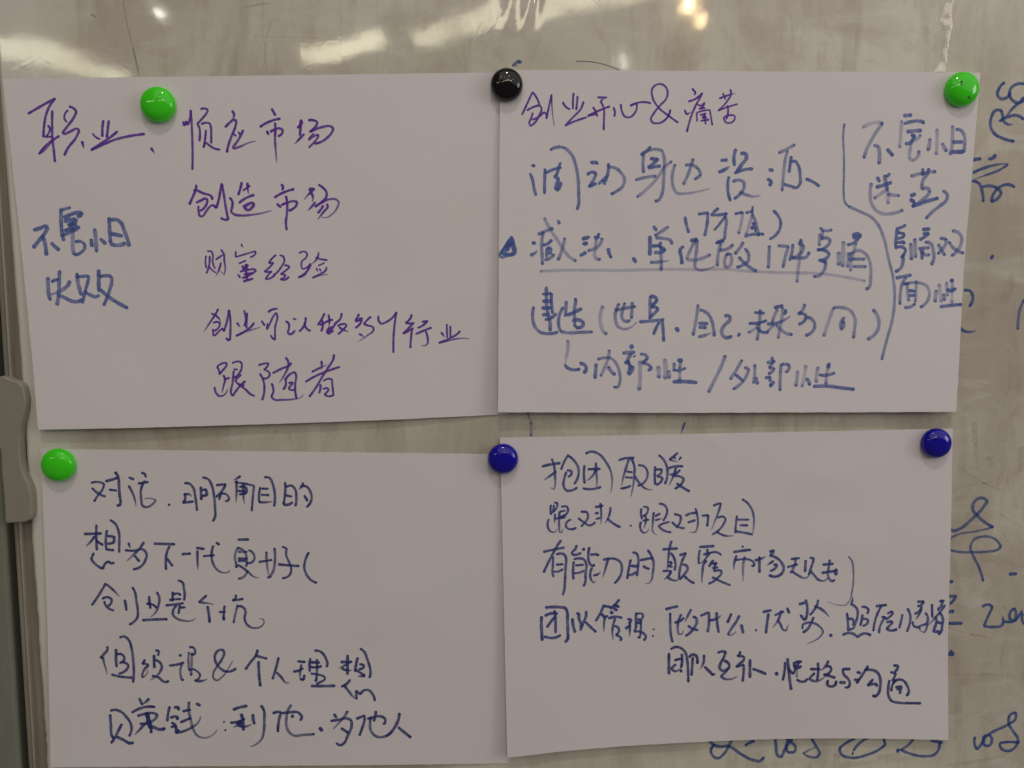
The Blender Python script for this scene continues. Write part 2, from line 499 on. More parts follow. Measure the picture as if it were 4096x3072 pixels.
# torn flap of film, top right
TL = [(281.8, 238.2), (281.9, 235.8), (280.4, 231.8), (279.0, 227.8), (278.4, 222.6), (280.2, 219.9), (280.9, 215.9), (281.9, 211.9), (281.3, 207.9), (280.7, 203.9), (280.1, 199.8), (275.8, 193.0)]
TR = [(286.2, 238.2), (285.9, 235.8), (285.1, 230.7), (285.1, 226.7), (285.9, 223.9), (285.9, 220.7), (285.5, 216.7), (284.6, 212.7), (284.1, 207.9), (283.7, 203.1), (283.1, 198.7), (283.0, 193.0)]
def torn_flap():
    a = np.array(TL) * 1e-3; b = np.array(TR) * 1e-3; rs = np.random.RandomState(4)
    def dense(L):
        s = np.linspace(0, 1, len(L)); t = np.linspace(0, 1, 64)
        return np.stack([np.interp(t, s, L[:, 0]), np.interp(t, s, L[:, 1])], 1)
    a = dense(a); b = dense(b)
    a[:, 0] += rs.normal(0, .00012, 64); b[:, 0] += rs.normal(0, .00022, 64)
    V = []; F = []; m = 7
    for i in range(64):
        for k in range(m):
            t = k / (m - 1); p = a[i] * (1 - t) + b[i] * t
            w = .00012 + .0009 * math.sin(t * 2.4) * (1 + .3 * math.sin(i * .5)) + rs.normal(0, .00007)
            V.append((p[0], -(w if t > 0 else .0001), p[1]))
    for i in range(63):
        for k in range(m - 1):
            q = i * m + k; F.append((q, q + 1, q + 1 + m, q + m))
    N = NT('curled_film'); v = N.mapped()
    N.base(N.mix(N.rng(N.noise(v, 160, 4, .6), .3, .7, 0, 1), (.93, .91, .80), (.74, .71, .58)))  # paler than the film: bright reflection partly put into the base colour
    N.rough(.2); N.b.inputs['Specular IOR Level'].default_value = .9
    N.bump(N.noise(v, 300, 3, .6), .4, .0005)
    o = mesh_obj('torn_flap', V, F, N.m, board, True)
torn_flap()

# ------------------------------------------------------------------ data: traced pen strokes in 0.1 mm on each surface
SHEETS = {'top_left': {'ctr': [-0.13526, 0.08212], 'ang': 0.02437, 'L': [[-0.15155, 0.10546], [0.15075, 0.10475], [0.14587, -0.10475], [-0.14507, -0.10546]], 'bow': 0.00124, 'h': {'base': 0.35, 'bot': 4.6, 'left': 0.3, 'right': 0, 'kill': 'r', 'seed': 1}}, 'top_right': {'ctr': [0.15404, 0.08742], 'ang': 0.00031, 'L': [[-0.1463, 0.10432], [0.15089, 0.10532], [0.14342, -0.10532], [-0.14802, -0.10432]], 'bow': 0.00062, 'h': {'base': 1.15, 'bot': 5.0, 'left': 1.6, 'right': 0.8, 'kill': '', 'seed': 2}}, 'bottom_left': {'ctr': [-0.13333, -0.14601], 'ang': -0.01761, 'L': [[-0.14821, 0.10367], [0.1478, 0.10367], [0.14821, -0.10367], [-0.1478, -0.10367]], 'bow': -0.00031, 'h': {'base': 0.35, 'bot': 3.6, 'left': 0.3, 'right': 0, 'kill': 'r', 'seed': 3}}, 'bottom_right': {'ctr': [0.15613, -0.13648], 'ang': 0.01686, 'L': [[-0.14701, 0.10485], [0.14543, 0.10447], [0.14776, -0.10447], [-0.14618, -0.10485]], 'bow': -0.00403, 'h': {'base': 1.15, 'bot': 3.2, 'left': 1.8, 'right': 0.5, 'kill': '', 'seed': 4}}}
SHEETS['top_right']['h']['dents'] = [(-.020, -.1035, .9, .006, .0022, .15), (.05, -.03, .6, .05, .02, .6), (-.07, .02, .5, .012, .05, .5), (.0, -.07, -.5, .05, .014, .2)]
SHEETS['bottom_right']['h']['dents'] = [(-.012, .1000, .7, .006, .003, -.4), (.06, .075, .8, .022, .012, .3), (.01, -.02, .6, .03, .05, .5), (.075, .03, .6, .03, .012, -.3), (-.06, -.09, -.4, .04, .02, 0)]
SHEETS['top_left']['h']['dents'] = [(.02, -.06, .6, .05, .02, .1), (.085, .02, .7, .012, .045, -.6), (.10, -.035, .5, .035, .010, .4)]
SHEETS['bottom_left']['h']['dents'] = [(.06, .0, .6, .05, .02, .4), (-.09, -.06, .5, .04, .02, 0), (.02, -.075, .5, .06, .010, .1)]
STROKES = """#top_left
@purple 8.2
zhi:-1381 851 -1325 881 -1262 914 -1214 937 -1242 906 -1273 850 -1291 785 -1301 712|w0.8 -1271 780 -1260 764 -1265 741 -1291 713 -1244 714|>-1207 717 -1246 694 -1295 657 -1336 614 -1282 652 -1247 694|-1237 866 -1244 790 -1249 704 -1246 638 -1244 565|w0.8 -1144 867 -1164 845 -1169 822 -1156 798|-1136 888 -1111 878 -1095 857 -1112 825 -1152 776 -1187 735 -1179 730 -1141 742 -1095 756 -1086 748 -1111 702 -1162 643 -1185 602|>-1074 684 -1067 642
ye:w0.8 -1008 728 -990 706 -967 695|-939 804 -948 759 -951 709|-907 803 -926 702|-860 739 -899 708 -945 679 -1025 630 -959 658 -884 688 -808 706 -700 720
comma:>-668 637 -648 606
shun:w0.9 -466 790 -461 764 -447 792 -443 769 -431 787 -424 808 -416 856 -416 766 -418 670 -422 584 -428 504|w0.9 -357 860 -332 864 -313 855 -326 833 -352 804 -382 775 -371 749 -370 712 -376 673|w0.9 -358 772 -329 780 -308 774 -302 748 -303 705 -306 658|w0.9 -333 737 -340 690 -354 634 -340 666 -318 647 -292 629 -256 621
ying:>-171 847 -159 825 -162 812 -175 795|-216 752 -186 780 -160 794 -147 787 -155 756 -182 698 -204 645 -215 603|w0.8 -176 716 -153 698|w0.8 -140 723 -131 708|>-110 734 -134 689 -178 633 -173 624 -129 638 -84 657 -40 667
shi:68 857 78 837 89 816|-8 750 37 775 117 797|>84 773 83 725 79 682 79 607 82 540|35 726 34 713 44 707|53 720 78 733 105 740 127 732 126 716 98 693
chang:w1.1 217 741 243 768 247 778 239 787 236 749 230 696|>256 703 231 680 196 645|286 784 315 784 338 775 334 755 312 732 290 715 329 731 373 744 417 746 434 735 423 708 392 677 352 653 316 646|w0.8 315 704 302 694 281 667 310 686 338 699 344 691 326 667 280 622
@purple 8.2
chuang:-413 412 -412 395 -429 377|-412 387 -440 334 -459 296|-410 382 -378 365 -320 334 -320 323|-416 306 -386 320 -356 329 -348 321 -358 291 -381 265 -398 257|w0.9 -404 286 -406 254 -400 224 -387 224 -360 253 -331 285 -312 290 -299 271|-299 271 -280 322 -266 382 -257 418 -248 354 -241 283 -229 201 -251 201 -273 212
zao:-136 423 -145 390 -161 348|w0.8 -131 373 -86 403|>-101 419 -102 389 -98 354|-159 299 -118 327 -65 346|w1.2 -129 286 -119 262 -111 256 -83 269 -68 294 -82 298 -112 286 -124 278|>-215 332 -199 311 -200 283 -211 250 -194 233 -151 224 -85 227 -24 235 34 250
shi:102 406 115 391 106 372|57 328 108 355 179 376|127 336 132 303 128 227 120 183 123 130|72 291 82 278 94 269|96 281 132 295 171 304 193 299 189 280 163 256 142 246
chang:>273 363 274 378 303 375 278 355 237 312|>273 360 286 344 290 314 286 297|>304 295 285 273 257 245|>328 400 356 380 374 356 373 326 341 294 301 268 341 291 386 310 430 309 448 291 436 259 404 221 364 201 337 205|351 274 338 253 316 229|>374 283 378 268 355 239 332 212 313 190
@purple 6.6
cai:w0.9 -375 -16 -381 -52 -377 -90|w0.9 -367 13 -343 12 -334 -11 -337 -53 -325 -95|-354 -17 -358 -65 -379 -122|w0.8 -361 -81 -342 -104 -321 -120|>-318 -40 -290 -22 -257 -3|>-283 20 -267 -9 -266 -48 -262 -86 -270 -131 -295 -111|>-287 -59 -300 -98 -322 -140
fu:>-158 51 -149 30|w0.9 -193 8 -196 -27 -142 -12 -73 6 -74 -7 -107 -29|w0.9 -178 -66 -134 -50|w1.2 -158 -81 -152 -95 -122 -78 -142 -78|-159 -102 -126 -93|-188 -133 -174 -154|w1.1 -173 -117 -124 -106 -82 -103 -76 -113 -109 -135 -135 -147 -162 -156|w1.1 -137 -109 -133 -167|-151 -134 -96 -126|w1.2 -156 -176 -97 -161
jing:51 -20 24 -42 5 -69 33 -67 9 -93 -26 -119 4 -122 21 -119 0 -138 -20 -166 12 -160 39 -138|73 -23 92 -29 100 -53 83 -88 52 -126 29 -143|99 -83 125 -88 128 -99 104 -117 74 -138 103 -141 96 -156 70 -168 95 -173 122 -153
yan:w0.9 191 -13 225 -4 241 -14 233 -40 207 -62 202 -84 208 -110 234 -101 257 -76 250 -104 219 -136 180 -160 219 -146 246 -104 263 -85|>310 -10 304 -38 264 -79|291 -41 320 -51 361 -57|w0.8 305 -91 344 -74|w0.8 293 -105 300 -124|w0.8 311 -109 320 -124|>355 -100 349 -120 316 -141 266 -164 309 -151 362 -146
@purple 7.4
chuang:>-319 -342 -334 -369 -368 -417 -411 -476|>-361 -369 -341 -378 -310 -415 -308 -428|w0.9 -353 -428 -327 -421 -311 -434 -325 -460 -349 -476|w0.9 -356 -464 -358 -501 -347 -505 -313 -473 -296 -461 -291 -480|-291 -480 -272 -429 -253 -348 -247 -416 -250 -475 -255 -533 -268 -536 -278 -520
ye:>-208 -429 -190 -457|w0.9 -162 -354 -154 -386 -164 -451|w0.9 -142 -370 -147 -412 -151 -464|>-103 -432 -125 -458 -162 -483 -218 -511 -172 -490 -120 -475 -67 -460
ke:-14 -369 9 -354 43 -350|w0.9 -57 -421 -38 -451|w0.9 -21 -438 -26 -474 -8 -442 17 -394 34 -373 39 -384 25 -462 21 -540 8 -532 -4 -510
yi:>139 -412 158 -419|90 -428 108 -441 110 -464 99 -497 115 -510 131 -501 145 -485|214 -406 212 -434 171 -492|209 -434 217 -474 242 -490
zuo:331 -384 314 -417 287 -456|315 -427 318 -456 306 -495|>354 -392 359 -422 353 -470|302 -456 348 -434 381 -424|w1.5 378 -474 350 -480 345 -509 379 -491|436 -386 427 -420 393 -452 378 -478|409 -465 439 -453 461 -457 464 -465 437 -492 410 -516|>418 -472 444 -489 473 -500
duo:w1.1 542 -394 532 -415 519 -435|519 -439 560 -428 551 -448 517 -479|541 -424 564 -420|>616 -412 587 -437 570 -457 594 -465 626 -474 629 -494 592 -526 533 -563|>538 -518 552 -523 566 -540
ge:663 -408 663 -439 679 -459 716 -444 749 -421 774 -388 759 -473 750 -554 747 -639
hang:868 -404 857 -432 828 -455 852 -460 880 -456 860 -476 810 -522 842 -508 875 -489|867 -500 857 -565 853 -613|931 -452 966 -446 941 -470 903 -489|890 -527 931 -510 988 -489|>951 -511 962 -551 957 -592 943 -601 922 -597
ye:>1047 -520 1069 -550|w0.9 1084 -469 1084 -555|w0.9 1106 -482 1104 -555|>1166 -515 1149 -532 1100 -559 1030 -586 1099 -571 1165 -561 1223 -565
@purple 7.6
gen:w0.9 -344 -697 -332 -724 -330 -747|w0.9 -341 -696 -304 -676 -282 -676 -286 -692 -310 -721 -330 -744|>-308 -751 -299 -774 -308 -813 -321 -859|w0.9 -303 -777 -270 -768|>-364 -823 -358 -858 -340 -878 -311 -875 -290 -850 -285 -837|w0.9 -248 -678 -220 -668 -194 -672 -191 -702 -211 -744 -244 -769|w0.9 -242 -717 -219 -717|-242 -726 -252 -795 -262 -873 -256 -882 -228 -842 -174 -791|w0.9 -198 -751 -235 -782 -220 -806 -182 -817|-220 -806 -176 -843 -145 -874 -122 -885
sui:w0.9 -88 -695 -56 -686 -26 -684 -37 -706 -57 -722 -32 -735 -20 -749 -37 -775 -64 -777|-84 -746 -72 -767 -77 -912|>80 -652 94 -673 93 -706 68 -758 33 -808|-3 -746 56 -718 106 -696 113 -684|70 -781 75 -811 56 -850|76 -784 114 -749 133 -743 139 -760 130 -825 136 -911|w0.9 91 -811 114 -805 117 -815 97 -834 90 -847 116 -855 132 -852|>-14 -810 -6 -835 -7 -868 -19 -887 -7 -907 48 -914 126 -911 159 -905 178 -887
zhe:>299 -679 301 -702 297 -731|>238 -745 277 -727 331 -703|379 -640 375 -664 336 -726 301 -777 260 -842 215 -900|196 -806 263 -770 336 -742 412 -718|287 -823 286 -849 277 -879|w0.9 307 -804 334 -791 360 -795 361 -832 366 -895|w0.9 302 -853 331 -847 337 -861 310 -890 339 -900 366 -891
@blue 12
bu:-1403 162 -1362 173 -1325 183 -1317 176 -1342 136 -1381 92 -1413 56|-1352 132 -1343 91 -1338 9|-1303 83 -1285 63 -1259 39
hai:-1229 285 -1234 220 -1235 157 -1228 95|w0.8 -1232 278 -1205 285 -1172 293|-1218 233 -1180 248 -1148 259 -1107 260 -1110 249 -1136 240|-1215 210 -1183 219 -1146 223 -1142 213 -1176 194 -1194 185 -1153 193 -1147 186 -1187 165 -1219 155|w0.9 -1129 179 -1147 162 -1188 144 -1244 123|f0.6 -1168 173 -1172 119 -1177 60 -1174 10|w0.8 -1159 85 -1130 89 -1106 70 -1105 50 -1125 25 -1170 8
pa:-1063 101 -1062 56|f0.7 -1039 162 -1035 112 -1036 66 -1037 23|-1009 102 -977 70|-945 227 -948 160 -949 78|-933 211 -905 215 -881 199 -858 140 -837 53|-945 130 -914 125 -874 115|f0.8 -950 74 -928 62 -896 61 -859 74
@blue 12
shi:f0.75 -1338 -125 -1340 -183 -1339 -233 -1332 -263|w0.8 -1318 -153 -1290 -140 -1272 -138|f0.8 -1266 -86 -1273 -152 -1279 -216 -1295 -294|>f0.8 -1210 -149 -1223 -176 -1249 -198 -1286 -216 -1332 -231|f0.85 -1287 -232 -1248 -249 -1209 -270 -1173 -276 -1140 -263
bai:f0.8 -1162 -104 -1163 -150 -1156 -191 -1146 -237|w0.85 -1168 -127 -1132 -123 -1093 -122 -1099 -147 -1119 -206 -1142 -286|w0.9 -1122 -217 -1085 -241 -1058 -249 -1039 -238|-1032 -86 -1036 -148 -1039 -217|w0.9 -1030 -128 -991 -122 -959 -127 -957 -155 -974 -209 -1016 -303|-1031 -206 -986 -248 -937 -284 -871 -322
#top_right
@purple 6.8
chuang:-1329 778 -1298 843 -1265 914 -1239 877 -1222 837|-1299 803 -1263 823 -1222 835 -1211 820 -1225 773 -1249 733 -1277 711 -1284 726 -1273 759 -1263 790|>-1266 749 -1232 763 -1197 794 -1187 790 -1180 755 -1149 900 -1146 828 -1140 767 -1131 713
ye:-1080 855 -1059 825 -1035 812|-1014 909 -1018 856 -1017 815|-990 891 -993 849 -998 809|-953 859 -969 816 -1014 768 -1065 714 -1007 741 -934 765
kai:-868 885 -810 884|-927 772 -903 786 -841 813 -792 832|-896 826 -879 803 -868 772|-834 874 -848 860 -828 817 -827 749 -828 690|-927 775 -875 786
xin:-770 827 -761 804 -764 771|-723 846 -719 811 -694 770 -666 769 -635 798 -625 835 -629 853 -667 835 -619 855 -577 859 -539 852
and:-369 738 -429 779 -493 829 -529 886 -531 940 -505 964 -467 964 -440 934 -445 880 -479 843 -520 792 -537 758 -530 741 -495 733 -457 748 -426 786 -419 816
tong:-286 942 -264 919 -271 905|-308 865 -270 878 -222 917 -229 902 -262 841 -289 774 -313 682|>-330 815 -317 787 -286 804|w0.85 -256 852 -231 838 -207 859 -213 842 -241 821 -203 828|w0.85 -256 798 -253 774 -252 747|w0.85 -254 798 -213 811 -174 816 -166 775 -156 724|w0.9 -233 784 -198 795 -219 767 -191 771|w0.9 -229 750 -176 758|w0.9 -205 791 -197 730
ku:>-116 884 -75 900 -19 916|w0.9 -95 916 -78 880|w0.9 -51 939 -44 914 -67 870 -122 812 -66 833 -3 852|-66 843 -60 803 -71 762|w0.9 -85 772 -71 742 -42 740 -18 762 -19 783 -44 786 -85 774
@blue 10
diao:w1.1 f1.2 -1268 475 -1250 472|-1280 426 -1266 393 -1255 339 -1243 294|-1187 455 -1189 394 -1190 305|w0.9 -1184 428 -1144 449 -1088 464|-1092 493 -1109 442 -1116 418|w1.2 -1130 415 -1102 391 -1116 360 -1119 329 -1102 330 -1089 374|f0.8 -1155 568 -1117 586 -1075 584 -1026 545 -998 477 -983 395 -979 306 -979 238 -989 210
dong:w1.1 -907 495 -865 495 -869 485|-927 420 -893 437 -872 427 -892 382 -916 348 -871 369|-833 390 -815 362|-797 489 -795 465 -801 424 -815 379|f0.7 -857 365 -808 410|f0.75 -802 465 -760 465 -718 435 -696 397 -709 349 -744 322 -779 304
shen:f0.8 -538 594 -565 561 -597 544|f0.7 -579 548 -582 493 -577 435|f0.7 -586 553 -531 575 -467 572 -453 535 -451 446 -453 371 -462 302 -483 268 -504 264|w1.1 -537 521 -488 518 -515 494 -550 466 -473 477|f0.7 -626 391 -577 405 -500 415|f0.5 -403 504 -451 467 -486 412 -534 357 -617 287
bian:f0.7 -270 522 -289 461 -309 406 -330 365|f0.8 -318 481 -269 481 -233 454 -222 420 -260 396|>f0.6 -382 487 -398 426 -393 357 -371 316 -321 310 -251 320 -167 341
zi:w1.1 -97 513 -58 516|>w1.2 f1.1 -109 441 -77 455 -43 476|w1.1 -6 582 -16 538 -11 483|w1.2 26 555 54 559 62 531 35 490 1 442|-10 435 43 456 103 462|-45 414 -51 366 -46 311 -31 266|f0.8 -19 383 16 394 48 380 52 353 15 297 -10 280|>f0.7 25 321 68 304 117 294 153 301
yuan:w1.2 205 459 232 453|w1.2 197 402 224 386 211 360|f0.6 262 559 308 582 363 611|f0.6 318 575 303 505 296 421 291 328|342 540 331 441|339 508 369 512 390 480 401 422 400 370 380 349 347 357 300 370|f0.9 438 403 479 387 523 358
@blue 10
bracket:-313 168 -305 122 -288 71
jia:-231 185 -172 194 -174 136 -190 51|>-106 221 -152 185|-152 182 -99 181 -53 191 -59 181|w0.8 -66 171 -98 123 -130 87|f0.8 -66 178 -55 142 -61 84 -63 32 -115 9
zhi:w0.9 -3 186 46 198|f0.4 46 198 38 130 23 65|f0.7 66 194 112 204|w0.8 108 233 106 188|f0.4 106 178 88 117 69 58|f0.7 106 185 127 143 141 97 149 52|w0.9 107 130 127 126 101 97 131 104 128 78|f0.8 63 48 96 58 182 62
bracket:238 207 265 182 286 137 277 85 248 49 219 32
@blue 10.5
triangle:w0.9 -1394 43 -1431 -15 -1470 -71 -1459 -82 -1420 -73 -1375 -62 -1370 -48 -1380 1 -1394 43|w1.8 -1397 18 -1431 -35 -1450 -65|w1.1 -1391 23 -1386 -21 -1380 -48|w1.3 -1403 18 -1422 -43|-1442 -65 -1403 -65 -1380 -57
jian:w1.2 f1.1 -1266 5 -1246 3|>w1.1 -1277 -70 -1257 -63 -1235 -42|f0.7 -1229 57 -1184 77 -1137 94|f0.7 -1198 71 -1207 2 -1204 -76 -1202 -128|-1201 -9 -1173 -1 -1145 24|w1.1 -1173 -26 -1150 -25 -1156 -64|-1173 -26 -1176 -81|f0.8 -1187 -98 -1156 -89 -1131 -64|f0.45 -1190 157 -1156 91 -1106 19 -1066 -42 -1032 -81 -992 -105|f0.6 -1064 36 -1077 -25 -1105 -100|w1.1 f0.7 -1106 142 -1096 123
fa:w1.2 -954 30 -911 43|w1.2 -951 0 -922 4|w1.1 -967 -72 -930 -52|f0.8 -880 42 -849 41|w0.9 -849 65 -860 42|f0.5 -866 37 -871 -24 -874 -80 -857 -94 -840 -91|f0.6 -832 37 -852 -13 -885 -33 -919 -41|w1.1 -792 -27 -783 -63 -772 -85
dun:w1.2 -636 -85 -618 -113
dan:w1.1 -510 110 -490 83|f0.6 -417 108 -462 77 -501 52|f0.7 -495 38 -444 35 -404 24 -393 -1|w1.2 -532 49 -531 -6 -531 -68|w1.1 -517 -12 -466 -9|w1.1 -502 -51 -471 -51 -440 -43 -438 -29 -466 -23|f0.7 -465 13 -463 -45 -459 -107 -459 -163|>f0.8 -527 -113 -476 -110 -414 -102
dan:w1.1 -321 -13 -346 -38 -333 -79 -329 -123|w1.1 -277 22 -236 31 -242 28|f0.6 -248 22 -273 -28 -301 -91 -265 -98 -215 -91 -151 -63|>f0.7 -236 28 -238 -41 -246 -104 -242 -148 -213 -161 -169 -154 -121 -135
zuo:-118 6 -70 19|f0.6 -86 3 -101 -53 -105 -135|f0.7 -94 -35 -44 -28 -9 0|f0.6 -46 -60 -61 -104 -54 -142 -29 -135 -17 -97 -24 -60 -49 -60|f0.7 54 13 33 -22 2 -60|f0.8 65 -28 88 -60 86 -104 54 -129 16 -142|f0.8 28 -79 80 -129 142 -167
yi:f0.7 218 -9 217 -78 215 -148|f0.7 273 -9 340 -12 322 -72 308 -144
jian:f0.8 366 1 361 -53 348 -100|f0.7 419 32 404 4 437 -9 428 -40 361 -84 413 -84 452 -78 470 -46|f0.5 420 23 413 -72 402 -166 398 -236
shi:w0.9 f0.7 536 102 553 89 611 92|f0.5 534 64 533 -8|f0.5 553 86 548 42|f0.8 545 33 583 39 603 23 579 -15 521 -34|521 -34 573 -40 599 -59 575 -90 533 -97 575 -109|f0.7 575 -103 570 -154 539 -192 500 -199
qing:w1.3 f0.4 657 -49 660 -128|w1.3 f0.4 686 17 685 -138|w1.2 f0.4 719 -52 718 -141|w1.2 745 55 770 65 797 55 765 43 745 46|f0.8 781 40 753 11 711 -2|f0.4 766 11 749 -65 736 -166|w1.3 f0.5 732 -52 734 -103|f0.6 739 -58 767 -39 813 -46 847 -83 865 -140 867 -204 857 -268 838 -280|f0.7 750 -90 825 -91|f0.7 751 -137 836 -137
@faint 12
underline:f0.35 -1216 -169 -1139 -165 -981 -161 -833 -162 -697 -162 -546 -158 -450 -156 -322 -156 -194 -157 -54 -154 94 -167 254 -174 448 -178 578 -184 708 -204 832 -227
@blue 10.5
jian:w1.1 f0.8 -1177 -266 -1177 -339 -1171 -417 -1158 -462 -1154 -538|w0.9 f0.7 -1202 -310 -1146 -305|-1146 -305 -1146 -361 -1137 -431|w1.1 -1200 -353 -1140 -353|w1.1 -1205 -396 -1146 -395|w1.1 -1203 -437 -1163 -437|-1185 -468 -1146 -456 -1115 -431|f0.8 -1256 -389 -1263 -445 -1253 -501 -1219 -543 -1163 -555 -1106 -545
zao:f0.8 -1053 -353 -1055 -400 -1058 -448|w1.1 -1044 -440 -999 -420 -956 -400|f0.8 -1002 -339 -990 -344 -1002 -406 -1001 -462 -998 -513|w1.1 -1013 -476 -970 -471 -942 -490 -964 -516 -993 -516|f0.8 -1072 -392 -1095 -440 -1100 -501 -1089 -541 -1049 -549 -970 -547 -888 -544
bracket:w1.1 f0.4 -823 -384 -840 -445 -831 -519 -817 -547 -797 -557
shi:f0.8 -744 -409 -687 -398 -619 -386|>f0.7 -721 -369 -744 -423 -743 -474 -726 -513 -692 -527 -652 -519 -613 -485|f0.7 -684 -364 -701 -417 -701 -462 -681 -479 -652 -471|f0.7 -639 -361 -641 -417 -644 -462
jie:f0.7 -525 -322 -528 -378 -524 -448|w1.1 -525 -324 -494 -330 -482 -350 -516 -384|-522 -389 -482 -392 -476 -406 -504 -434 -533 -462|f0.9 -593 -482 -521 -477 -439 -468|-467 -485 -487 -519 -504 -561|-450 -474 -444 -530 -440 -604
dun:w1.2 f1.1 -362 -519 -347 -542
zi:f0.6 -224 -375 -232 -447 -254 -567|f0.8 -211 -408 -168 -426 -137 -471 -124 -525 -118 -573|w1.1 -218 -492 -161 -494|w1.1 -217 -516 -170 -519|>f0.8 -219 -576 -179 -567 -139 -552
ji:w1.1 f0.8 -55 -444 -22 -444 -21 -468 -57 -507 -72 -543 -60 -573 -32 -582 -8 -570
dun:w1.5 f1.1 34 -561 43 -566
wei:w0.9 133 -424 197 -429|f0.7 169 -408 168 -477 163 -537 155 -598|101 -492 162 -489 211 -474|w0.9 f0.5 162 -495 133 -531 96 -549|151 -516 188 -547 225 -547
lai:w1.1 258 -394 312 -381|f0.5 279 -405 259 -447 248 -489|w1.1 325 -408 335 -417 320 -435|f0.5 310 -393 306 -477 295 -538 290 -586|>217 -495 272 -492 315 -477 360 -447|w0.9 f0.5 260 -501 219 -544|f0.6 273 -501 304 -532 342 -556 379 -562
fang:f0.6 449 -372 444 -399 418 -429|409 -432 442 -432 461 -441 456 -471 417 -498|f0.8 468 -453 505 -471 521 -508 501 -550 462 -569
xiang:w1.1 f0.4 635 -396 609 -477 580 -574|f0.6 635 -396 687 -393 742 -411 775 -459 776 -526 769 -587|w1.1 f0.7 707 -456 687 -496 691 -532 705 -502 698 -478
bracket:w1.1 f0.6 890 -408 925 -460 929 -514 906 -562 858 -593
@blue 10.5
arrow:>f0.45 -1044 -597 -1041 -642 -1055 -716 -1058 -749|-1061 -749 -1038 -772 -1004 -781 -967 -775|w1.1 -967 -741 -936 -752 -927 -778 -944 -800
nei:w1.1 f0.8 -865 -744 -868 -789 -872 -835|w0.9 f0.7 -856 -716 -817 -707 -771 -710 -737 -744 -717 -801 -714 -852 -728 -892 -754 -889|f0.5 -783 -657 -788 -705 -811 -767 -836 -821|w1.1 f0.7 -788 -761 -771 -790 -745 -812
bu:w1.5 f1.1 -652 -636 -632 -637|w1.2 f0.7 -697 -677 -623 -671|w1.2 f0.8 -646 -680 -669 -722 -657 -736 -686 -736|w1.1 -657 -739 -651 -767 -632 -762 -640 -790 -663 -810|w1.1 f0.7 -663 -807 -654 -773|w1.1 -626 -694 -623 -699|f0.8 -586 -685 -549 -694 -543 -717 -572 -733|-577 -739 -532 -753 -514 -773 -537 -787|w1.2 f0.4 -588 -728 -588 -790 -588 -858 -594 -909
xing:w1.3 f0.4 -473 -762 -468 -833|w1.4 f0.35 -432 -717 -426 -779 -428 -839|w1.3 f0.4 -408 -788 -402 -836|f0.6 -371 -740 -374 -791|w1.3 f0.9 -349 -723 -320 -723|f0.5 -331 -729 -337 -774|w0.9 f0.8 -365 -785 -337 -785 -299 -771|f0.35 -337 -791 -336 -848|w1.2 -379 -858 -313 -856 -227 -864
slash:w1.1 f0.6 -46 -694 -73 -767 -109 -839 -152 -926
wai:f0.6 62 -722 26 -785 -14 -845|f0.7 78 -770 106 -779 94 -816 57 -870 5 -906|17 -812 45 -834 70 -858|f0.6 143 -752 143 -816 135 -870|w1.2 f0.6 150 -834 162 -874
bu:f0.6 256 -704 253 -725|w1.1 f0.7 223 -740 272 -731|f0.7 259 -737 235 -774 269 -774 260 -792 230 -810|f0.8 211 -837 242 -828 242 -859|w1.1 f0.8 267 -859 243 -892 249 -871|f0.7 312 -750 307 -829 306 -917|f0.8 315 -750 358 -750 362 -780 340 -801
xing:w1.1 f0.5 417 -793 415 -841 406 -890|w1.1 f0.3 469 -759 461 -829 446 -893|w1.1 f0.7 473 -841 486 -854 495 -884|w1.1 f0.4 549 -769 540 -817 538 -866|w1.2 f0.8 619 -744 613 -775|f0.5 613 -750 605 -811 600 -878|f0.8 556 -818 605 -820 654 -805|w1.1 520 -891 606 -889 698 -900 781 -910
@faint 11
brace:w0.8 f0.9 669 739 664 668 673 548 677 427 680 306 688 262 714 235|w1.1 f0.7 714 235 790 202 864 166 903 124 944 39 980 -95 1009 -192 1025 -303 1024 -401 1011 -487 982 -599 953 -723
@blue 11
bu:f0.3 784 718 825 738 869 748 909 745|f0.55 909 745 872 693 839 635 812 577 799 531|w1.1 f0.6 860 609 885 606 894 578 898 539 895 496|w1.1 f0.9 943 587 982 547
hai:w1.1 f0.8 1038 790 1088 794|f0.8 1043 741 1082 753 1132 758 1167 751 1160 742|f0.35 1027 758 1025 693 1022 597|w1.1 f0.8 1063 693 1110 698 1154 701|w1.1 1091 674 1114 667 1102 646 1083 624 1056 622|f0.45 1148 675 1136 655 1098 631 1088 588 1085 530 1108 518 1132 535 1143 579
pa:w1.1 f0.5 1209 651 1208 617 1200 579|f0.35 1251 709 1255 637 1254 555|w1.1 f0.6 1288 623 1318 575|f0.5 1348 731 1351 657 1349 589 1341 555|f0.7 1371 708 1404 702 1425 671 1430 623 1428 570|w1.1 f0.9 1355 632 1415 633|w1.2 1350 572 1425 573
mi:f0.5 853 379 847 316 859 253 891 209 942 190 993 193 1060 215|w1.1 f0.9 888 416 904 387|f0.7 967 438 948 419|w1.1 f0.7 935 428 948 365 956 341|w1.1 f0.9 883 355 940 370 980 385|f0.4 956 341 912 312 873 285|f0.5 958 310 1034 303|w1.1 f0.3 959 336 963 254
mang:f0.6 1101 422 1172 441 1257 451|w1.1 f0.7 1173 468 1175 429|w1.1 f0.7 1211 470 1205 439 1179 400 1177 342 1212 347 1226 328 1205 298 1166 264 1117 237|w1.1 1117 237 1167 254 1226 274 1281 289|w1.1 f0.9 1104 303 1136 313|w1.1 f0.9 1103 281 1131 264 1127 254
bracket:f0.8 1308 333 1337 309 1332 274 1293 240 1245 201 1209 162
@blue 10
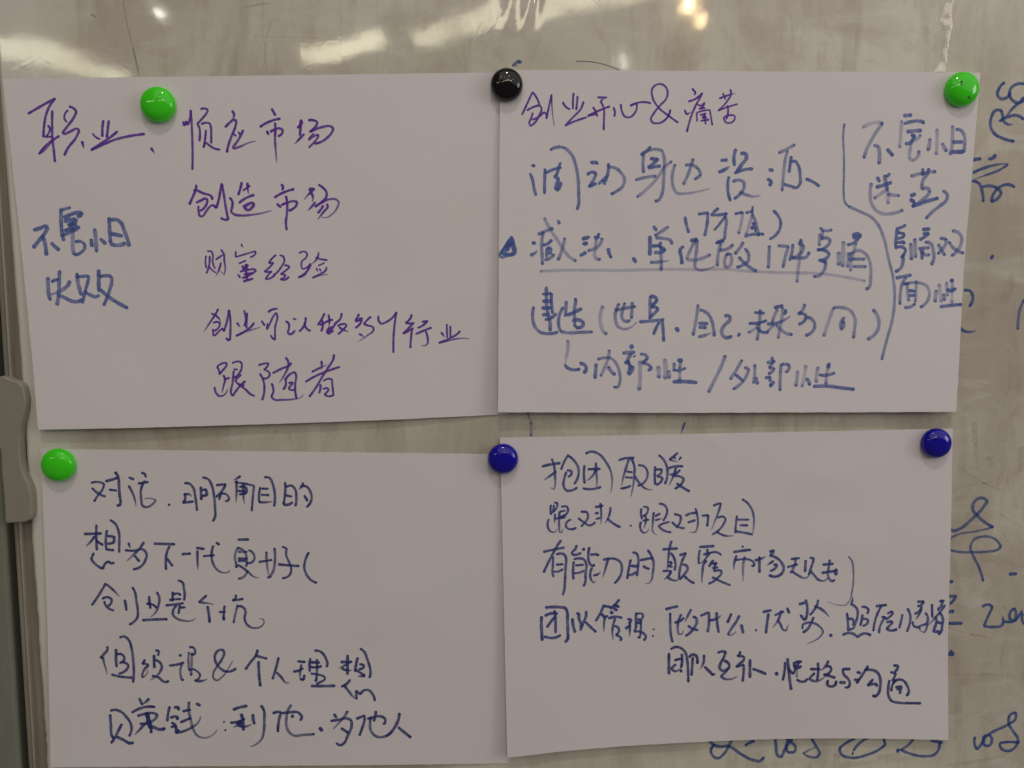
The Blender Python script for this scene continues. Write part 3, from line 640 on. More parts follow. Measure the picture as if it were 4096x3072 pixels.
shi:f0.9 1082 122 1042 103 1021 97|w1.1 1027 94 1023 46 1022 -15|f0.9 1034 76 1075 67 1070 46 1032 37|f0.9 1030 12 1077 18 1071 3|1019 -24 1066 -15 1088 -33 1074 -64 1059 -82|w1.1 f0.8 1070 -58 1072 -107 1061 -143 1024 -168
qing:w1.2 f0.6 1118 9 1128 -94|w1.2 f0.55 1144 37 1148 -21 1153 -79|w1.2 1190 95 1237 98|w1.1 1195 68 1232 71 1202 46 1174 31|1173 -18 1190 -51 1194 -91|w1.1 f0.7 1209 16 1247 7 1265 -39 1270 -88 1255 -125|f0.6 1198 -21 1239 -18|f0.6 1193 -51 1225 -64 1244 -60|w1.1 f0.7 1189 -15 1200 -57
shuang:w1.1 f0.7 1306 40 1343 37 1344 10 1318 -33 1294 -57|w1.1 f0.7 1295 4 1318 -33 1341 -66|w1.1 f0.6 1381 86 1419 77 1442 47 1438 -2 1412 -45 1382 -69|w1.1 f0.7 1363 19 1412 -33 1459 -51
mian:w1.1 f0.8 1031 -208 1078 -199 1128 -189|f0.7 1097 -202 1073 -241 1062 -303 1061 -374|w1.1 f0.9 1079 -245 1111 -241|f0.6 1111 -241 1180 -238 1231 -260 1248 -309 1233 -358 1190 -392|f0.6 1104 -241 1109 -303 1117 -352|f0.5 1161 -226 1162 -291 1158 -358|w1.1 1115 -287 1156 -291|w1.1 1116 -318 1157 -315|f0.8 1090 -392 1127 -389 1158 -367
xing:w1.2 f0.5 1291 -284 1286 -358|w1.2 f0.3 1309 -247 1317 -303 1324 -358|w1.2 f0.7 1339 -309 1346 -349|w1.1 f0.4 1356 -235 1364 -321|w1.3 1387 -214 1393 -232|f0.4 1393 -217 1395 -278|w1.1 1360 -277 1388 -287 1416 -272|w1.1 f0.25 1393 -290 1394 -364|w1.1 1318 -389 1384 -380 1456 -374
#bottom_left
@navy 9
dui:w0.9 -1177 823 -1135 830 -1097 817 -1108 784 -1138 744 -1163 704|-1173 791 -1144 762 -1092 737|w1.1 -1089 835 -1047 846 -1015 858|w1.1 -1028 894 -1011 868 -1006 811 -1004 746 -1000 695 -1006 680 -1024 680|-1067 781 -1021 776
hua:-944 861 -912 848|>-947 808 -920 754 -904 678|-864 890 -846 885 -839 863|-887 823 -855 827 -823 834|>-844 841 -870 783 -871 732 -866 682 -838 671 -802 690 -779 715 -798 725 -850 724
dun:w1.2 -702 689 -693 687
ming:-598 826 -570 826 -546 801 -533 743 -527 692 -524 652|-602 761 -601 713 -612 702|>-603 757 -565 757 -558 743|-612 700 -580 706 -544 710|-485 865 -453 857 -429 817 -416 752 -411 671 -412 613 -427 583|w1.1 -497 805 -495 722|w1.1 -490 784 -465 791 -459 751 -494 747
que:-401 817 -341 824 -370 774 -403 741|w0.9 -370 770 -385 723|w0.9 -370 763 -335 756 -321 723 -346 712|>-248 877 -270 862 -291 851|>-273 848 -274 782 -279 709|w0.9 -284 837 -228 830 -164 816 -172 747 -181 652|-256 808 -224 812 -211 790 -218 765|-264 782 -214 779|>-228 834 -232 761 -226 699|-257 760 -215 765
mu:-98 871 -68 868 -47 828 -34 756 -40 684|-125 806 -133 755 -134 714|-115 798 -76 797|-119 758 -71 757|>-137 711 -95 710 -52 715
de:31 840 30 764 19 698|34 811 70 822 95 793 101 750 94 687|34 756 73 749|w1.1 19 698 55 698 76 713|>145 838 130 808 116 794|127 812 162 816 190 780 197 736 179 695 165 681|w1.1 151 757 172 721
@navy 9
xiang:-1153 554 -1156 475 -1154 391|w1.1 -1230 495 -1123 499|>-1166 482 -1191 446 -1220 418|-1159 461 -1139 439 -1114 426|-1068 587 -1037 564 -1014 506 -1014 433 -1016 378|-1088 520 -1097 461 -1094 392|w1.1 -1085 483 -1043 480 -1047 440 -1086 432|w1.1 -1091 396 -1048 392|-1174 373 -1191 333 -1157 293 -1118 271|-1118 271 -1092 315 -1082 319 -1068 304 -1047 312
wei:>-956 440 -946 404|-978 393 -922 389 -865 396 -845 368 -852 331 -882 287 -931 268|>-860 445 -893 397 -937 353 -969 322|w1.1 -919 356 -891 320
xia:w1.1 -797 436 -667 433|-699 420 -717 383 -726 324 -725 267|w1.1 -718 339 -684 291
yi:w1.1 -624 368 -569 373
dai:w1.1 -533 410 -483 403|>-526 392 -527 325 -525 270|w1.1 -408 445 -387 431|w0.9 -491 356 -420 363|>-426 425 -438 370 -428 303 -404 267 -365 248 -329 256 -326 267
geng:w1.1 -271 465 -202 467|f0.6 -270 415 -288 378 -282 304|f0.7 -270 411 -235 393 -218 341 -222 290|w0.9 -206 397 -178 379 -171 334 -200 312 -222 315|w1.1 -271 341 -214 341|-271 326 -222 327|w1.2 -282 304 -283 282|>-272 300 -215 260 -173 223 -144 216|f0.7 -215 260 -237 223 -273 209|f0.6 -271 386 -214 386
hao:w0.9 -141 320 -57 334|>f0.8 -92 387 -90 305 -80 238|f0.8 -42 413 -39 328 -58 246 -87 215|w1.2 -69 224 -65 220|w0.9 8 421 37 410 33 366 50 321 64 269 50 232 6 215|w1.1 -18 306 50 299 115 296
bracket:177 386 155 337 147 285 165 233 194 200 226 187
@navy 9
chuang:-1104 177 -1131 130 -1161 82 -1196 32|>-1102 171 -1068 142 -1022 92|-1128 74 -1093 86 -1073 74 -1074 47 -1094 29|-1116 59 -1108 32 -1089 12 -1058 -1|w1.1 -988 69 -983 36 -979 0|-939 151 -925 125 -915 60 -908 -6 -912 -47 -933 -74 -964 -94
ye:w1.1 -835 92 -833 48 -828 12|-853 43 -817 39 -789 15|>-787 119 -773 89 -777 36 -789 0 -830 -44|w1.1 -881 -65 -819 -61 -725 -58
shi:-652 196 -626 185 -616 143 -612 102 -617 66|-687 122 -689 60|-685 101 -651 110 -637 99|w0.9 -683 72 -637 75|w1.1 -708 69 -686 69|-732 33 -675 39 -621 48|>-663 33 -684 6 -687 -29 -665 -53 -620 -68 -574 -68 -548 -53|-644 36 -653 -23|-641 18 -610 21
ge:>-474 99 -500 75 -524 54 -475 48 -430 40|w1.1 -470 28 -462 -23 -457 -80
keng:-361 31 -367 -17 -368 -64|-396 -11 -356 -8|w1.1 -368 -46 -365 -64|-291 103 -289 85 -312 67 -269 72 -243 78|f0.7 -278 37 -293 -22 -305 -82|>-278 28 -241 20 -229 -4 -235 -52 -218 -93 -178 -114 -138 -108 -112 -81 -115 -57 -141 -51
@navy 9.5
tuan:>-1108 -240 -1106 -258 -1127 -288 -1153 -315 -1136 -312 -1129 -354 -1118 -396 -1113 -423|w1.1 -1052 -258 -1054 -318 -1051 -375|-1050 -294 -1019 -291 -1002 -312 -1008 -336 -1032 -348 -997 -348 -975 -366 -987 -390 -1039 -420|-1027 -182 -998 -173 -970 -197 -954 -251 -945 -336 -943 -414 -949 -477|-1085 -425 -1028 -439 -954 -445
zu:>-870 -326 -888 -356 -871 -353 -848 -365 -878 -395 -890 -432 -890 -444 -861 -419 -855 -395|w0.9 -803 -263 -780 -269 -787 -299|w1.1 -812 -296 -813 -341 -811 -380|>-807 -329 -779 -341 -765 -365 -780 -413 -810 -443 -839 -461|-827 -434 -786 -443 -758 -467 -732 -475 -723 -463
she:w1.2 -652 -295 -640 -299|-716 -364 -670 -358 -623 -343|w0.9 f0.7 -635 -352 -647 -400 -634 -463|w1.2 -633 -454 -631 -463|w0.9 -588 -244 -565 -244 -551 -268 -557 -292 -580 -289|w0.8 f0.7 -591 -274 -595 -334 -592 -393|f0.6 -571 -280 -575 -351 -578 -429|w0.8 -590 -399 -572 -387 -543 -399 -520 -423 -532 -450 -556 -462|>-556 -462 -515 -465 -475 -452
and:>-292 -380 -318 -398 -359 -401 -399 -374 -425 -327 -424 -291 -404 -264 -375 -258 -367 -279 -381 -321 -416 -374 -437 -416 -434 -449 -411 -461 -376 -434 -347 -392 -312 -329
ge:-153 -257 -165 -296 -197 -338 -231 -388|-168 -296 -92 -316|w1.1 -147 -334 -145 -409 -136 -499
ren:-19 -308 -30 -356 -44 -406 -58 -451|>-33 -406 -1 -440 32 -477 48 -474
li:103 -333 152 -338|75 -401 108 -395 138 -378|>f0.8 127 -356 119 -401 119 -457|w1.1 122 -452 141 -457 146 -424|185 -314 179 -356 181 -401|w1.1 189 -339 244 -342|184 -370 222 -373 257 -365|f0.8 227 -320 227 -384 222 -458|w1.2 214 -458 225 -464|w0.9 187 -415 233 -421 276 -436 276 -458 222 -486|w1.1 189 -498 260 -499 342 -497|212 -263 238 -263 266 -283 287 -323 294 -351 287 -371
xiang:w1.1 423 -292 423 -357 422 -422|w1.1 379 -339 451 -337|>w0.9 440 -340 402 -363 366 -381|>385 -380 418 -394 451 -394|504 -249 527 -266 549 -318 565 -369 571 -414 563 -446|w1.1 489 -309 478 -352 472 -403|500 -354 527 -357 527 -369 494 -389|472 -391 505 -411 535 -431|>535 -434 489 -434|w1.1 439 -457 413 -488 383 -504|>404 -499 429 -533 456 -568 481 -588|481 -588 478 -531 506 -557 533 -528 560 -529 582 -551 599 -600
@navy 10
zhuan:-1095 -666 -1068 -659 -1028 -672 -993 -709 -968 -750 -964 -797 -979 -834|-1097 -690 -1094 -755 -1087 -833 -1077 -849|-1024 -753 -1044 -792 -1069 -844 -1094 -880|w1.1 -1057 -838 -1014 -859 -974 -880 -951 -875|-911 -582 -901 -603 -891 -624|>-848 -583 -866 -603 -891 -624|-958 -677 -912 -651 -861 -637 -810 -639|-923 -700 -872 -684 -816 -681 -796 -691 -811 -718 -842 -739 -908 -751|w1.6 -867 -676 -849 -744 -842 -781|w1.5 -857 -692 -855 -760|-837 -776 -838 -812|>-877 -750 -903 -781 -941 -823|w1.2 -852 -760 -817 -775 -781 -788 -748 -780
qian:-716 -635 -727 -680 -733 -733|w1.1 -688 -640 -658 -640 -661 -659|w1.1 -712 -712 -684 -701 -664 -706 -671 -722|-633 -666 -582 -655|-649 -740 -613 -724 -582 -710|w1.1 -707 -743 -695 -748 -680 -811 -659 -790|w0.9 -710 -772 -679 -764|>-680 -811 -619 -795 -568 -768 -537 -742 -519 -699|>f0.7 -592 -603 -595 -658 -583 -721 -568 -784 -543 -826 -502 -842 -456 -831 -415 -789|w1.1 f0.8 -546 -613 -521 -628
colon:w1.2 -372 -736 -368 -737|w1.2 -365 -789 -360 -792
li:w1.1 -311 -656 -272 -640 -222 -630|-329 -740 -283 -735 -237 -714|>-258 -741 -283 -757 -309 -772|w1.2 -260 -683 -250 -720 -248 -741 -245 -791|w1.6 -288 -741 -258 -741|>-278 -759 -228 -765 -194 -751|w1.1 -184 -685 -182 -720 -174 -749|>-133 -627 -115 -656 -111 -720 -114 -794 -127 -847 -162 -884 -203 -903
ta:-56 -680 -18 -669 -4 -672 -18 -729 -24 -803|f0.7 61 -624 42 -655 31 -712 31 -763 47 -803 74 -826 140 -824 211 -819|4 -678 53 -672 108 -675 132 -707 118 -727|w1.1 72 -689 67 -707
dun:w1.3 244 -774 260 -799
wei:w1.1 336 -686 353 -709|315 -731 369 -723 419 -715 449 -730 449 -773 424 -835 403 -881 375 -900 350 -883|w1.1 383 -781 430 -815|>f0.7 424 -667 402 -704 369 -743 331 -786
ta:481 -719 533 -697 534 -722 517 -785 501 -833|553 -720 588 -711 632 -703 663 -718 668 -741 655 -758|f0.8 577 -706 569 -757 578 -808 617 -843 666 -841 710 -810|f0.8 607 -669 602 -706 594 -737
ren:w1.1 759 -684 754 -724 732 -775 699 -821 677 -838|w1.1 751 -779 787 -810 835 -850
#bottom_right
@deep 8.6
bao:w1.1 -1205 858 -1151 870 -1089 877|>-1143 907 -1129 863 -1123 790 -1124 732 -1131 708 -1153 719|>-1115 823 -1152 798 -1192 771|-1036 930 -1064 884 -1083 835|-1036 923 -999 890 -974 845 -974 794 -1000 740|-1046 829 -1021 828 -1018 806 -1040 788|-1050 818 -1065 774 -1069 730 -1052 700 -1015 700 -982 717
tuan:>-926 933 -890 947 -846 933 -796 877 -764 811 -757 752 -768 680|-934 859 -938 800 -934 742|w1.1 -912 833 -833 834|>-861 875 -858 806 -855 747 -859 714|>-862 831 -876 799 -920 760|-946 711 -885 704 -830 717
qu:-713 886 -665 900 -614 899|>-647 900 -666 838 -688 765 -695 721|>-636 899 -615 851 -615 778 -626 697 -637 650|w0.9 -662 812 -626 807|w0.9 -673 776 -626 771|-703 703 -666 709 -637 720|w0.9 -589 851 -549 842 -531 813 -535 761 -571 725 -593 719|>-611 781 -579 733 -542 699 -498 690
nuan:-480 841 -482 782 -480 723|-476 822 -436 821 -443 796 -469 778 -432 766 -440 744 -473 721|-456 914 -425 883 -403 832 -403 765 -418 725|>-334 927 -360 904 -389 883 -338 867|>w0.9 -360 900 -345 885|>w0.9 -312 899 -331 874|w1.1 -392 828 -352 838 -301 837|-385 786 -352 790 -319 815|>-345 830 -367 765 -389 717|-359 775 -316 771 -294 755 -308 726 -352 694|w1.1 -341 727 -301 700 -257 673
@deep 8
gen:-1151 607 -1155 578 -1151 544|w0.9 -1132 621 -1110 621 -1114 592 -1137 563|w0.9 -1132 607 -1140 555|>-1126 548 -1130 489|>-1166 515 -1174 467 -1156 434 -1131 429 -1112 451|w0.9 -1126 514 -1061 539|-1085 594 -1053 597 -1042 571 -1053 546 -1090 524|>-1097 562 -1101 488 -1098 425 -1082 428 -1076 450|>-1104 517 -1053 524|-1025 508 -1054 487 -1054 457 -1025 445 -992 455|w0.9 -1097 562 -1060 568
dui:-959 558 -922 557 -915 520 -937 484 -959 462|-977 518 -945 491 -901 468 -868 489|w1.1 -867 586 -816 595|>-834 611 -829 548 -832 474|w1.1 -868 545 -846 548|w0.9 -864 508 -835 515
ren:>-769 583 -777 532 -806 480|w1.1 -791 510 -755 479 -706 450
dun:w1.2 -642 460 -635 457
gen:-568 570 -572 534 -565 500|w0.9 -557 581 -528 577 -532 540 -561 518|>-543 525 -543 473 -554 440|-561 489 -521 495|>-572 482 -576 437 -561 411 -536 414 -521 436|>-488 542 -495 480 -488 405 -469 393|-455 597 -422 589 -403 559 -411 514 -429 485|-480 516 -447 534|>-480 490 -436 500|-388 476 -418 470 -458 452 -425 422 -377 409
dui:w1.1 -355 528 -315 515 -315 482 -344 438|-370 476 -337 445 -289 433|w1.1 -282 514 -249 528 -216 531|>-219 561 -204 501 -204 441 -219 404 -252 404|w1.1 -267 469 -219 483
xiang:w1.1 -175 511 -134 514 -138 469 -141 440|>-102 573 -72 587 -52 590 -65 542 -93 468 -112 420|-72 494 -35 500 -20 485 -34 452 -71 408 -108 386|>-78 404 -26 376 33 375
mu:54 505 47 449 44 390|58 479 132 477|w1.1 73 441 125 440|w1.1 48 401 100 392 152 379|>86 613 119 589 150 544 165 476 162 416 155 371
@deep 9
you:-1088 374 -1111 345 -1138 297 -1164 249 -1205 165|-1205 301 -1146 313 -1069 326|w0.9 -1142 268 -1145 204 -1148 168 -1140 134|-1120 281 -1089 287 -1070 280 -1059 255 -1062 201 -1067 111 -1073 44 -1082 13|w0.9 -1123 214 -1077 217|w0.9 -1141 170 -1113 169 -1080 184
neng:-990 340 -997 316 -1019 289 -1015 276 -989 277 -962 288|w1.2 -949 317 -940 305|-1007 246 -971 252 -945 245 -930 220 -933 152 -940 80 -947 67|-1009 231 -1014 177 -1012 114|w0.9 -998 206 -945 209|w0.9 -1008 154 -972 158 -941 170|-907 324 -914 278 -912 233 -897 205 -882 196 -877 211|w1.1 -901 275 -853 276 -851 265|>-891 187 -902 151 -898 110 -882 87 -867 98|>-882 137 -858 141 -836 158
li:-818 237 -778 245 -734 239 -706 218 -697 181 -704 136 -721 105 -746 79|>-785 249 -800 193 -821 124
shi:-639 234 -651 180 -662 108|-628 281 -602 274 -591 246 -591 197 -600 124|w1.1 -639 193 -595 188|-664 135 -633 134 -606 152|w1.1 -578 228 -540 236 -500 241|>-529 294 -505 257 -491 212 -496 140 -505 94 -522 74 -544 74|w1.1 -558 191 -540 177 -518 170
dian:w1.1 -431 296 -388 298 -335 300|>-373 351 -388 295 -394 234 -404 153|-378 271 -358 240 -348 199 -354 155|w0.9 -398 210 -371 210 -381 193 -398 183 -368 179|w0.9 -431 152 -374 152 -388 132|>-374 145 -401 112 -421 96|>-401 112 -374 94 -344 87 -321 103|-321 255 -278 268 -288 251 -314 184 -324 103|-301 190 -274 183 -268 162 -288 129 -321 93|-288 116 -261 88 -224 66
fu:w1.1 -191 305 -95 309|w0.9 -188 285 -195 248 -194 194|w0.9 -165 254 -115 266 -81 268 -48 247|>-141 290 -141 246 -161 213 -194 194|>-144 213 -161 193 -171 139 -175 68|>w0.9 -121 266 -134 239|-98 215 -114 198 -127 172|w0.9 -114 192 -77 197 -87 181|-107 164 -71 167|-97 144 -54 149 -47 132 -74 95 -130 60|w0.9 -107 103 -54 75 13 46|w0.9 -88 197 -94 144
shi:w1.2 89 302 95 296|w1.1 32 265 86 272 146 277|>53 241 39 201 36 150|w0.9 43 211 86 216 126 215 166 190 170 170 150 170|>f0.7 106 233 96 172 95 125 97 70
chang:>w1.1 173 207 206 213 243 229|w1.1 203 230 203 176 204 125|w1.1 270 259 296 271 293 255 270 235 313 220 350 185 364 151 348 111 314 95 267 106|>297 200 274 184 254 171|297 173 320 176 314 159 274 133
gui:411 208 467 213|388 156 421 163 454 173|f0.7 441 210 434 163 408 116|>421 126 455 101 509 80 536 99|w1.1 f0.8 508 198 505 120|535 214 561 210 555 180 542 140 529 99|>539 126 563 99 597 64 637 59 657 82
ze:w1.1 622 165 690 170|w1.1 616 111 663 116 710 122|f0.8 666 197 660 137 657 89 671 62 691 51 701 64|w1.4 f0.8 710 135 709 94
brace:>w0.8 815 -100 822 -66 818 -52|>w0.7 f0.7 789 216 814 180 824 119 826 50 817 -24 801 -85 775 -109 727 -107 659 -84
@deep 9
tuan:w1.2 -1222 -125 -1225 -175 -1223 -229 -1220 -286|w1.2 -1197 -67 -1148 -65 -1095 -69 -1069 -75 -1056 -100 -1054 -159 -1053 -236 -1056 -286 -1072 -303|w1.2 -1200 -122 -1167 -109 -1118 -111|w1.1 -1138 -88 -1132 -142 -1132 -188 -1133 -238|w1.1 -1136 -133 -1163 -164 -1188 -199|w1.1 -1206 -259 -1169 -270 -1133 -269 -1100 -253
dui:w1.2 -1021 -147 -1017 -193 -1004 -241|w1.2 -994 -112 -976 -119 -979 -149 -966 -181 -959 -200 -973 -204|w1.1 -932 -101 -932 -132 -950 -177 -971 -229|w1.1 -937 -173 -906 -206 -867 -244
guan:-814 -62 -834 -109 -870 -171|w1.1 -812 -71 -772 -79|w1.1 -714 -31 -741 -62 -772 -93|w1.2 -754 -71 -721 -74 -723 -85|w1.3 -750 -91 -728 -103|w1.3 -772 -111 -757 -123|w1.1 -830 -120 -812 -142 -790 -138|>-808 -139 -815 -192 -815 -244|w1.1 -786 -156 -741 -146 -697 -155|>-741 -158 -757 -212 -756 -299|-746 -208 -724 -218 -717 -241 -738 -268 -711 -282 -698 -296 -711 -307
li:w1.1 -661 -165 -639 -166 -641 -182 -653 -193|w1.1 -675 -229 -644 -207|>-644 -198 -648 -284|-604 -123 -606 -162 -604 -226|w0.9 -599 -128 -564 -129 -561 -154 -572 -168|w1.1 -595 -167 -577 -172 -573 -191 -590 -197 -599 -183|w0.9 -572 -172 -573 -227 -577 -273 -584 -295 -593 -286|-606 -226 -617 -251 -586 -250 -555 -264 -539 -292 -555 -312
colon:w1.3 -490 -236 -489 -241|w1.3 -497 -281 -493 -283
@deep 9
zuo:w1.1 -412 -105 -374 -95 -332 -87|-381 -130 -381 -199 -376 -280 -365 -328|-353 -197 -322 -190|>-309 -142 -327 -185 -332 -232 -327 -275 -306 -276 -293 -249|>-244 -109 -265 -149 -285 -194|w1.1 -233 -160 -213 -163 -207 -187 -228 -240 -280 -287|-264 -218 -238 -237 -199 -249|-322 -190 -290 -164
shi:w1.1 -182 -153 -130 -131 -127 -179 -137 -264|>w1.1 -119 -184 -83 -177 -49 -152|w1.1 -78 -132 -75 -191 -64 -268
me:w1.1 19 -143 -7 -203|>w1.1 71 -157 53 -194 21 -241 -5 -283 16 -286 48 -263|w1.2 84 -219 97 -275
dun:w1.3 179 -256 184 -260
you:w1.1 227 -138 282 -128|w1.1 264 -149 254 -215 247 -281|306 -163 334 -151 366 -139|>347 -133 335 -180 314 -217 293 -243|>324 -191 345 -228 366 -264 382 -267 395 -230|w1.1 386 -116 402 -151
shi:w1.1 467 -94 504 -86|w1.1 509 -66 520 -106 520 -159 510 -201|w1.1 476 -166 505 -204|593 -69 586 -103 565 -139 539 -168|>w1.1 570 -110 607 -127 639 -152 667 -185|w1.1 563 -184 545 -229 521 -266 493 -283|>w0.9 490 -259 490 -233 518 -220 560 -222 603 -247 627 -285 609 -317 572 -342 525 -359
dun:w1.3 675 -303 686 -319
zhao:810 -105 834 -116 856 -144 859 -176 846 -229 826 -271 805 -275|787 -163 793 -216 797 -286|798 -206 825 -207 830 -217 828 -249|884 -126 914 -130 933 -152 922 -173|891 -177 886 -214 879 -251|894 -209 920 -210 931 -226 921 -242 895 -255|w1.1 760 -311 805 -299 837 -309 861 -331 901 -306 949 -321
gu:w1.1 980 -124 1051 -118|1019 -120 994 -170 974 -233 967 -292|1021 -198 1048 -201 1022 -235 1005 -307|1058 -177 1089 -162 1095 -178 1075 -199 1048 -215|w1.1 1054 -236 1086 -229 1094 -240 1071 -264 1055 -279 1077 -291 1125 -284
qing:1159 -186 1152 -229 1140 -279|1191 -146 1209 -182 1213 -231 1204 -273 1192 -305|w1.1 1257 -102 1299 -101 1279 -127 1258 -132|w1.1 1284 -130 1280 -157 1241 -183|>1285 -152 1265 -200 1250 -221|1230 -236 1241 -269 1262 -275 1289 -265 1320 -255|>1312 -179 1329 -207 1328 -250 1319 -298 1309 -314 1279 -297|>1273 -275 1282 -297
xu:1355 -121 1357 -170 1361 -213|w0.9 1402 -103 1436 -99|w1.1 1417 -93 1421 -123 1396 -154 1401 -165|>1442 -129 1417 -166 1357 -240 1331 -266|w1.1 1402 -176 1429 -215 1428 -263 1417 -317 1404 -330|w1.2 1377 -208 1388 -235 1379 -278 1369 -308 1412 -311|w1.2 1391 -243 1426 -255
@navy 10
tuan:-377 -376 -337 -361 -306 -372 -282 -399 -269 -453 -264 -522 -262 -600|w1.1 -389 -402 -390 -466 -389 -543|-353 -451 -327 -444 -301 -441|-306 -409 -303 -463 -311 -500|>-345 -478 -374 -504 -353 -523 -316 -510 -303 -495|-311 -516 -309 -532
dui:w1.1 -256 -432 -233 -414 -212 -422 -202 -454 -204 -476|-233 -432 -236 -486 -241 -555|>-160 -418 -160 -455 -184 -514|w1.1 -155 -498 -129 -525 -100 -556|>-100 -556 -85 -543
hu:-69 -406 -35 -396 -17 -400 -33 -447|w1.1 -33 -447 -51 -479 -56 -506 -46 -525 -14 -523 7 -496 -1 -475 -27 -461|>-1 -512 -25 -544 -48 -565 -19 -584 28 -583 59 -565
bu:74 -399 74 -418 58 -428 100 -432 103 -451 74 -482 51 -503 101 -488 101 -547 95 -603|w1.1 143 -454 143 -516 144 -578|w1.1 161 -519 200 -534 250 -557
dun:w1.5 319 -548 322 -567
@navy 10
xing:376 -480 374 -534 362 -604|w1.1 392 -456 400 -529 409 -605 420 -670|395 -521 411 -540 427 -563 443 -536 434 -504|w1.1 439 -482 442 -509 464 -526 485 -511|w1.1 447 -482 487 -481|w1.1 468 -478 458 -515|w0.8 f0.4 456 -526 456 -585|457 -601 481 -616 507 -617 528 -598
ge:w1.1 546 -534 580 -536 612 -537|595 -493 599 -552 592 -612|>575 -562 539 -599 587 -619 629 -602 650 -581|>667 -482 649 -516 617 -548|649 -522 675 -517 689 -539 665 -571 634 -575|w1.1 639 -575 682 -588 714 -600|w1.1 666 -614 659 -641 683 -658 714 -648 719 -621
yu:w1.1 763 -542 814 -544|766 -542 772 -580 799 -608 813 -641 805 -668 781 -669|w1.2 743 -632 783 -635
gou:w1.2 860 -567 884 -573|w1.1 842 -618 874 -619 858 -642|934 -527 905 -574 863 -637|w1.1 910 -556 953 -554 996 -572 1017 -616 1018 -669 1002 -722 981 -738 968 -727|w1.1 969 -619 933 -661 964 -652 996 -653 994 -669
tong:w1.1 1107 -531 1137 -532 1132 -555 1118 -571|1086 -575 1121 -582 1116 -603 1098 -635|1081 -629 1071 -682 1074 -735 1093 -768 1141 -783 1215 -788 1292 -791|1124 -630 1103 -656 1093 -704|1103 -656 1129 -630 1167 -631 1199 -670 1210 -713 1194 -739|w1.1 1122 -678 1162 -674 1149 -722|1130 -692 1156 -690
#board
@board 10
jiu:3212 1873 3183 1843 3172 1798 3187 1778 3224 1778 3253 1814|3336 1864 3292 1864 3252 1834 3249 1794 3272 1764 3310 1749 3341 1784|>3382 1770 3320 1754 3270 1714 3231 1663 3190 1638|3221 1648 3202 1703 3165 1703 3141 1662 3139 1607 3168 1562 3228 1532 3295 1517|3195 1638 3241 1663 3304 1674 3348 1649|>3210 1663 3227 1633 3265 1618 3281 1623
zi:w1.2 3030 1399 3061 1406 3089 1409|w1.2 3140 1408 3171 1418 3179 1435|>3045 1323 3133 1359 3259 1380|>w0.8 3264 1375 3208 1339 3125 1308 3054 1282|3042 1272 3086 1257 3107 1216 3119 1144|3108 1236 3161 1242 3215 1222 3233 1196 3198 1155 3172 1144 3180 1186 3215 1232 3267 1252 3316 1235
dot:w2 3192 802 3201 797
bracket:3028 589 3060 589 3086 553 3083 516 3066 488
hook:>3014 353 3042 332 3086 326 3118 334
slash:f0.7 3424 532 3401 479 3392 416 3393 342
lian:w1.1 f0.8 3017 -962 3046 -974 3095 -957 3160 -901 3224 -834 3260 -778 3219 -757 3170 -788 3167 -833 3204 -879 3310 -953|w0.7 f0.7 3310 -953 3187 -981 3086 -997 3026 -1025|w0.9 f0.8 3013 -1098 3082 -1116 3173 -1120 3286 -1116 3342 -1107 3369 -1085 3326 -1033 3246 -1015 3185 -1037 3165 -1083 3185 -1140 3229 -1220 3264 -1318
dash:w1.2 3437 -1272 3486 -1269|w1.2 3025 -1321 3061 -1316
er:3030 -1419 3087 -1414 3071 -1443 3050 -1471|>3036 -1529 3070 -1512 3076 -1524 3059 -1535|w1.2 3040 -1602 3137 -1603|w1.2 3052 -1814 3092 -1820 3068 -1791
zero:3268 -1491 3319 -1480 3337 -1498 3312 -1555 3287 -1625 3351 -1631 3407 -1621 3417 -1592|>3417 -1592 3409 -1557|3423 -1597 3486 -1598 3500 -1546 3486 -1505 3459 -1534 3462 -1581 3497 -1593 3539 -1523|3546 -1541 3555 -1605 3579 -1617
xi:3271 -2397 3272 -2451 3291 -2487 3324 -2440|3324 -2440 3332 -2392 3373 -2387 3389 -2429 3371 -2464 3336 -2458 3339 -2404 3383 -2369 3496 -2311 3540 -2276 3537 -2228 3503 -2246 3495 -2299 3528 -2359 3567 -2420 3547 -2480 3508 -2501 3447 -2466 3446 -2442 3504 -2437 3580 -2442
zhen:w1.1 1451 -2346 1483 -2410 1525 -2432 1597 -2433 1680 -2488 1764 -2533 1815 -2539 1835 -2513|1635 -2349 1606 -2412 1557 -2497 1527 -2516 1491 -2496 1479 -2453 1504 -2421|w1.1 1770 -2399 1729 -2415 1709 -2430|w1.1 1912 -2354 1917 -2439 1938 -2509 1959 -2515 1978 -2462 2027 -2388|2026 -2356 1987 -2430 1999 -2484 2040 -2484 2050 -2452 2017 -2409 1975 -2376|>2139 -2358 2183 -2433 2216 -2488 2196 -2520 2155 -2519 2102 -2491 2194 -2444
quan:2450 -2395 2389 -2426 2349 -2458 2361 -2501 2435 -2529 2538 -2510 2619 -2474 2659 -2442 2647 -2399|2553 -2386 2483 -2428 2443 -2481|w1.6 2436 -2499 2442 -2499|>2854 -2392 2806 -2455 2739 -2487|w1.6 2739 -2484 2755 -2485|2765 -2476 2839 -2510 2934 -2528 2996 -2518 3026 -2481 3028 -2433|w1.2 2970 -2415 3049 -2433
@thin 3.5
arc:541 1974 637 1972 726 1954 809 1924
@board 8
blot:w1.2 f0.7 155 1943 172 1958 196 1975|w0.8 f0.6 196 1958 208 1972
@red 6
blot:w1.3 f0.45 175 1944 181 1942
@red 6
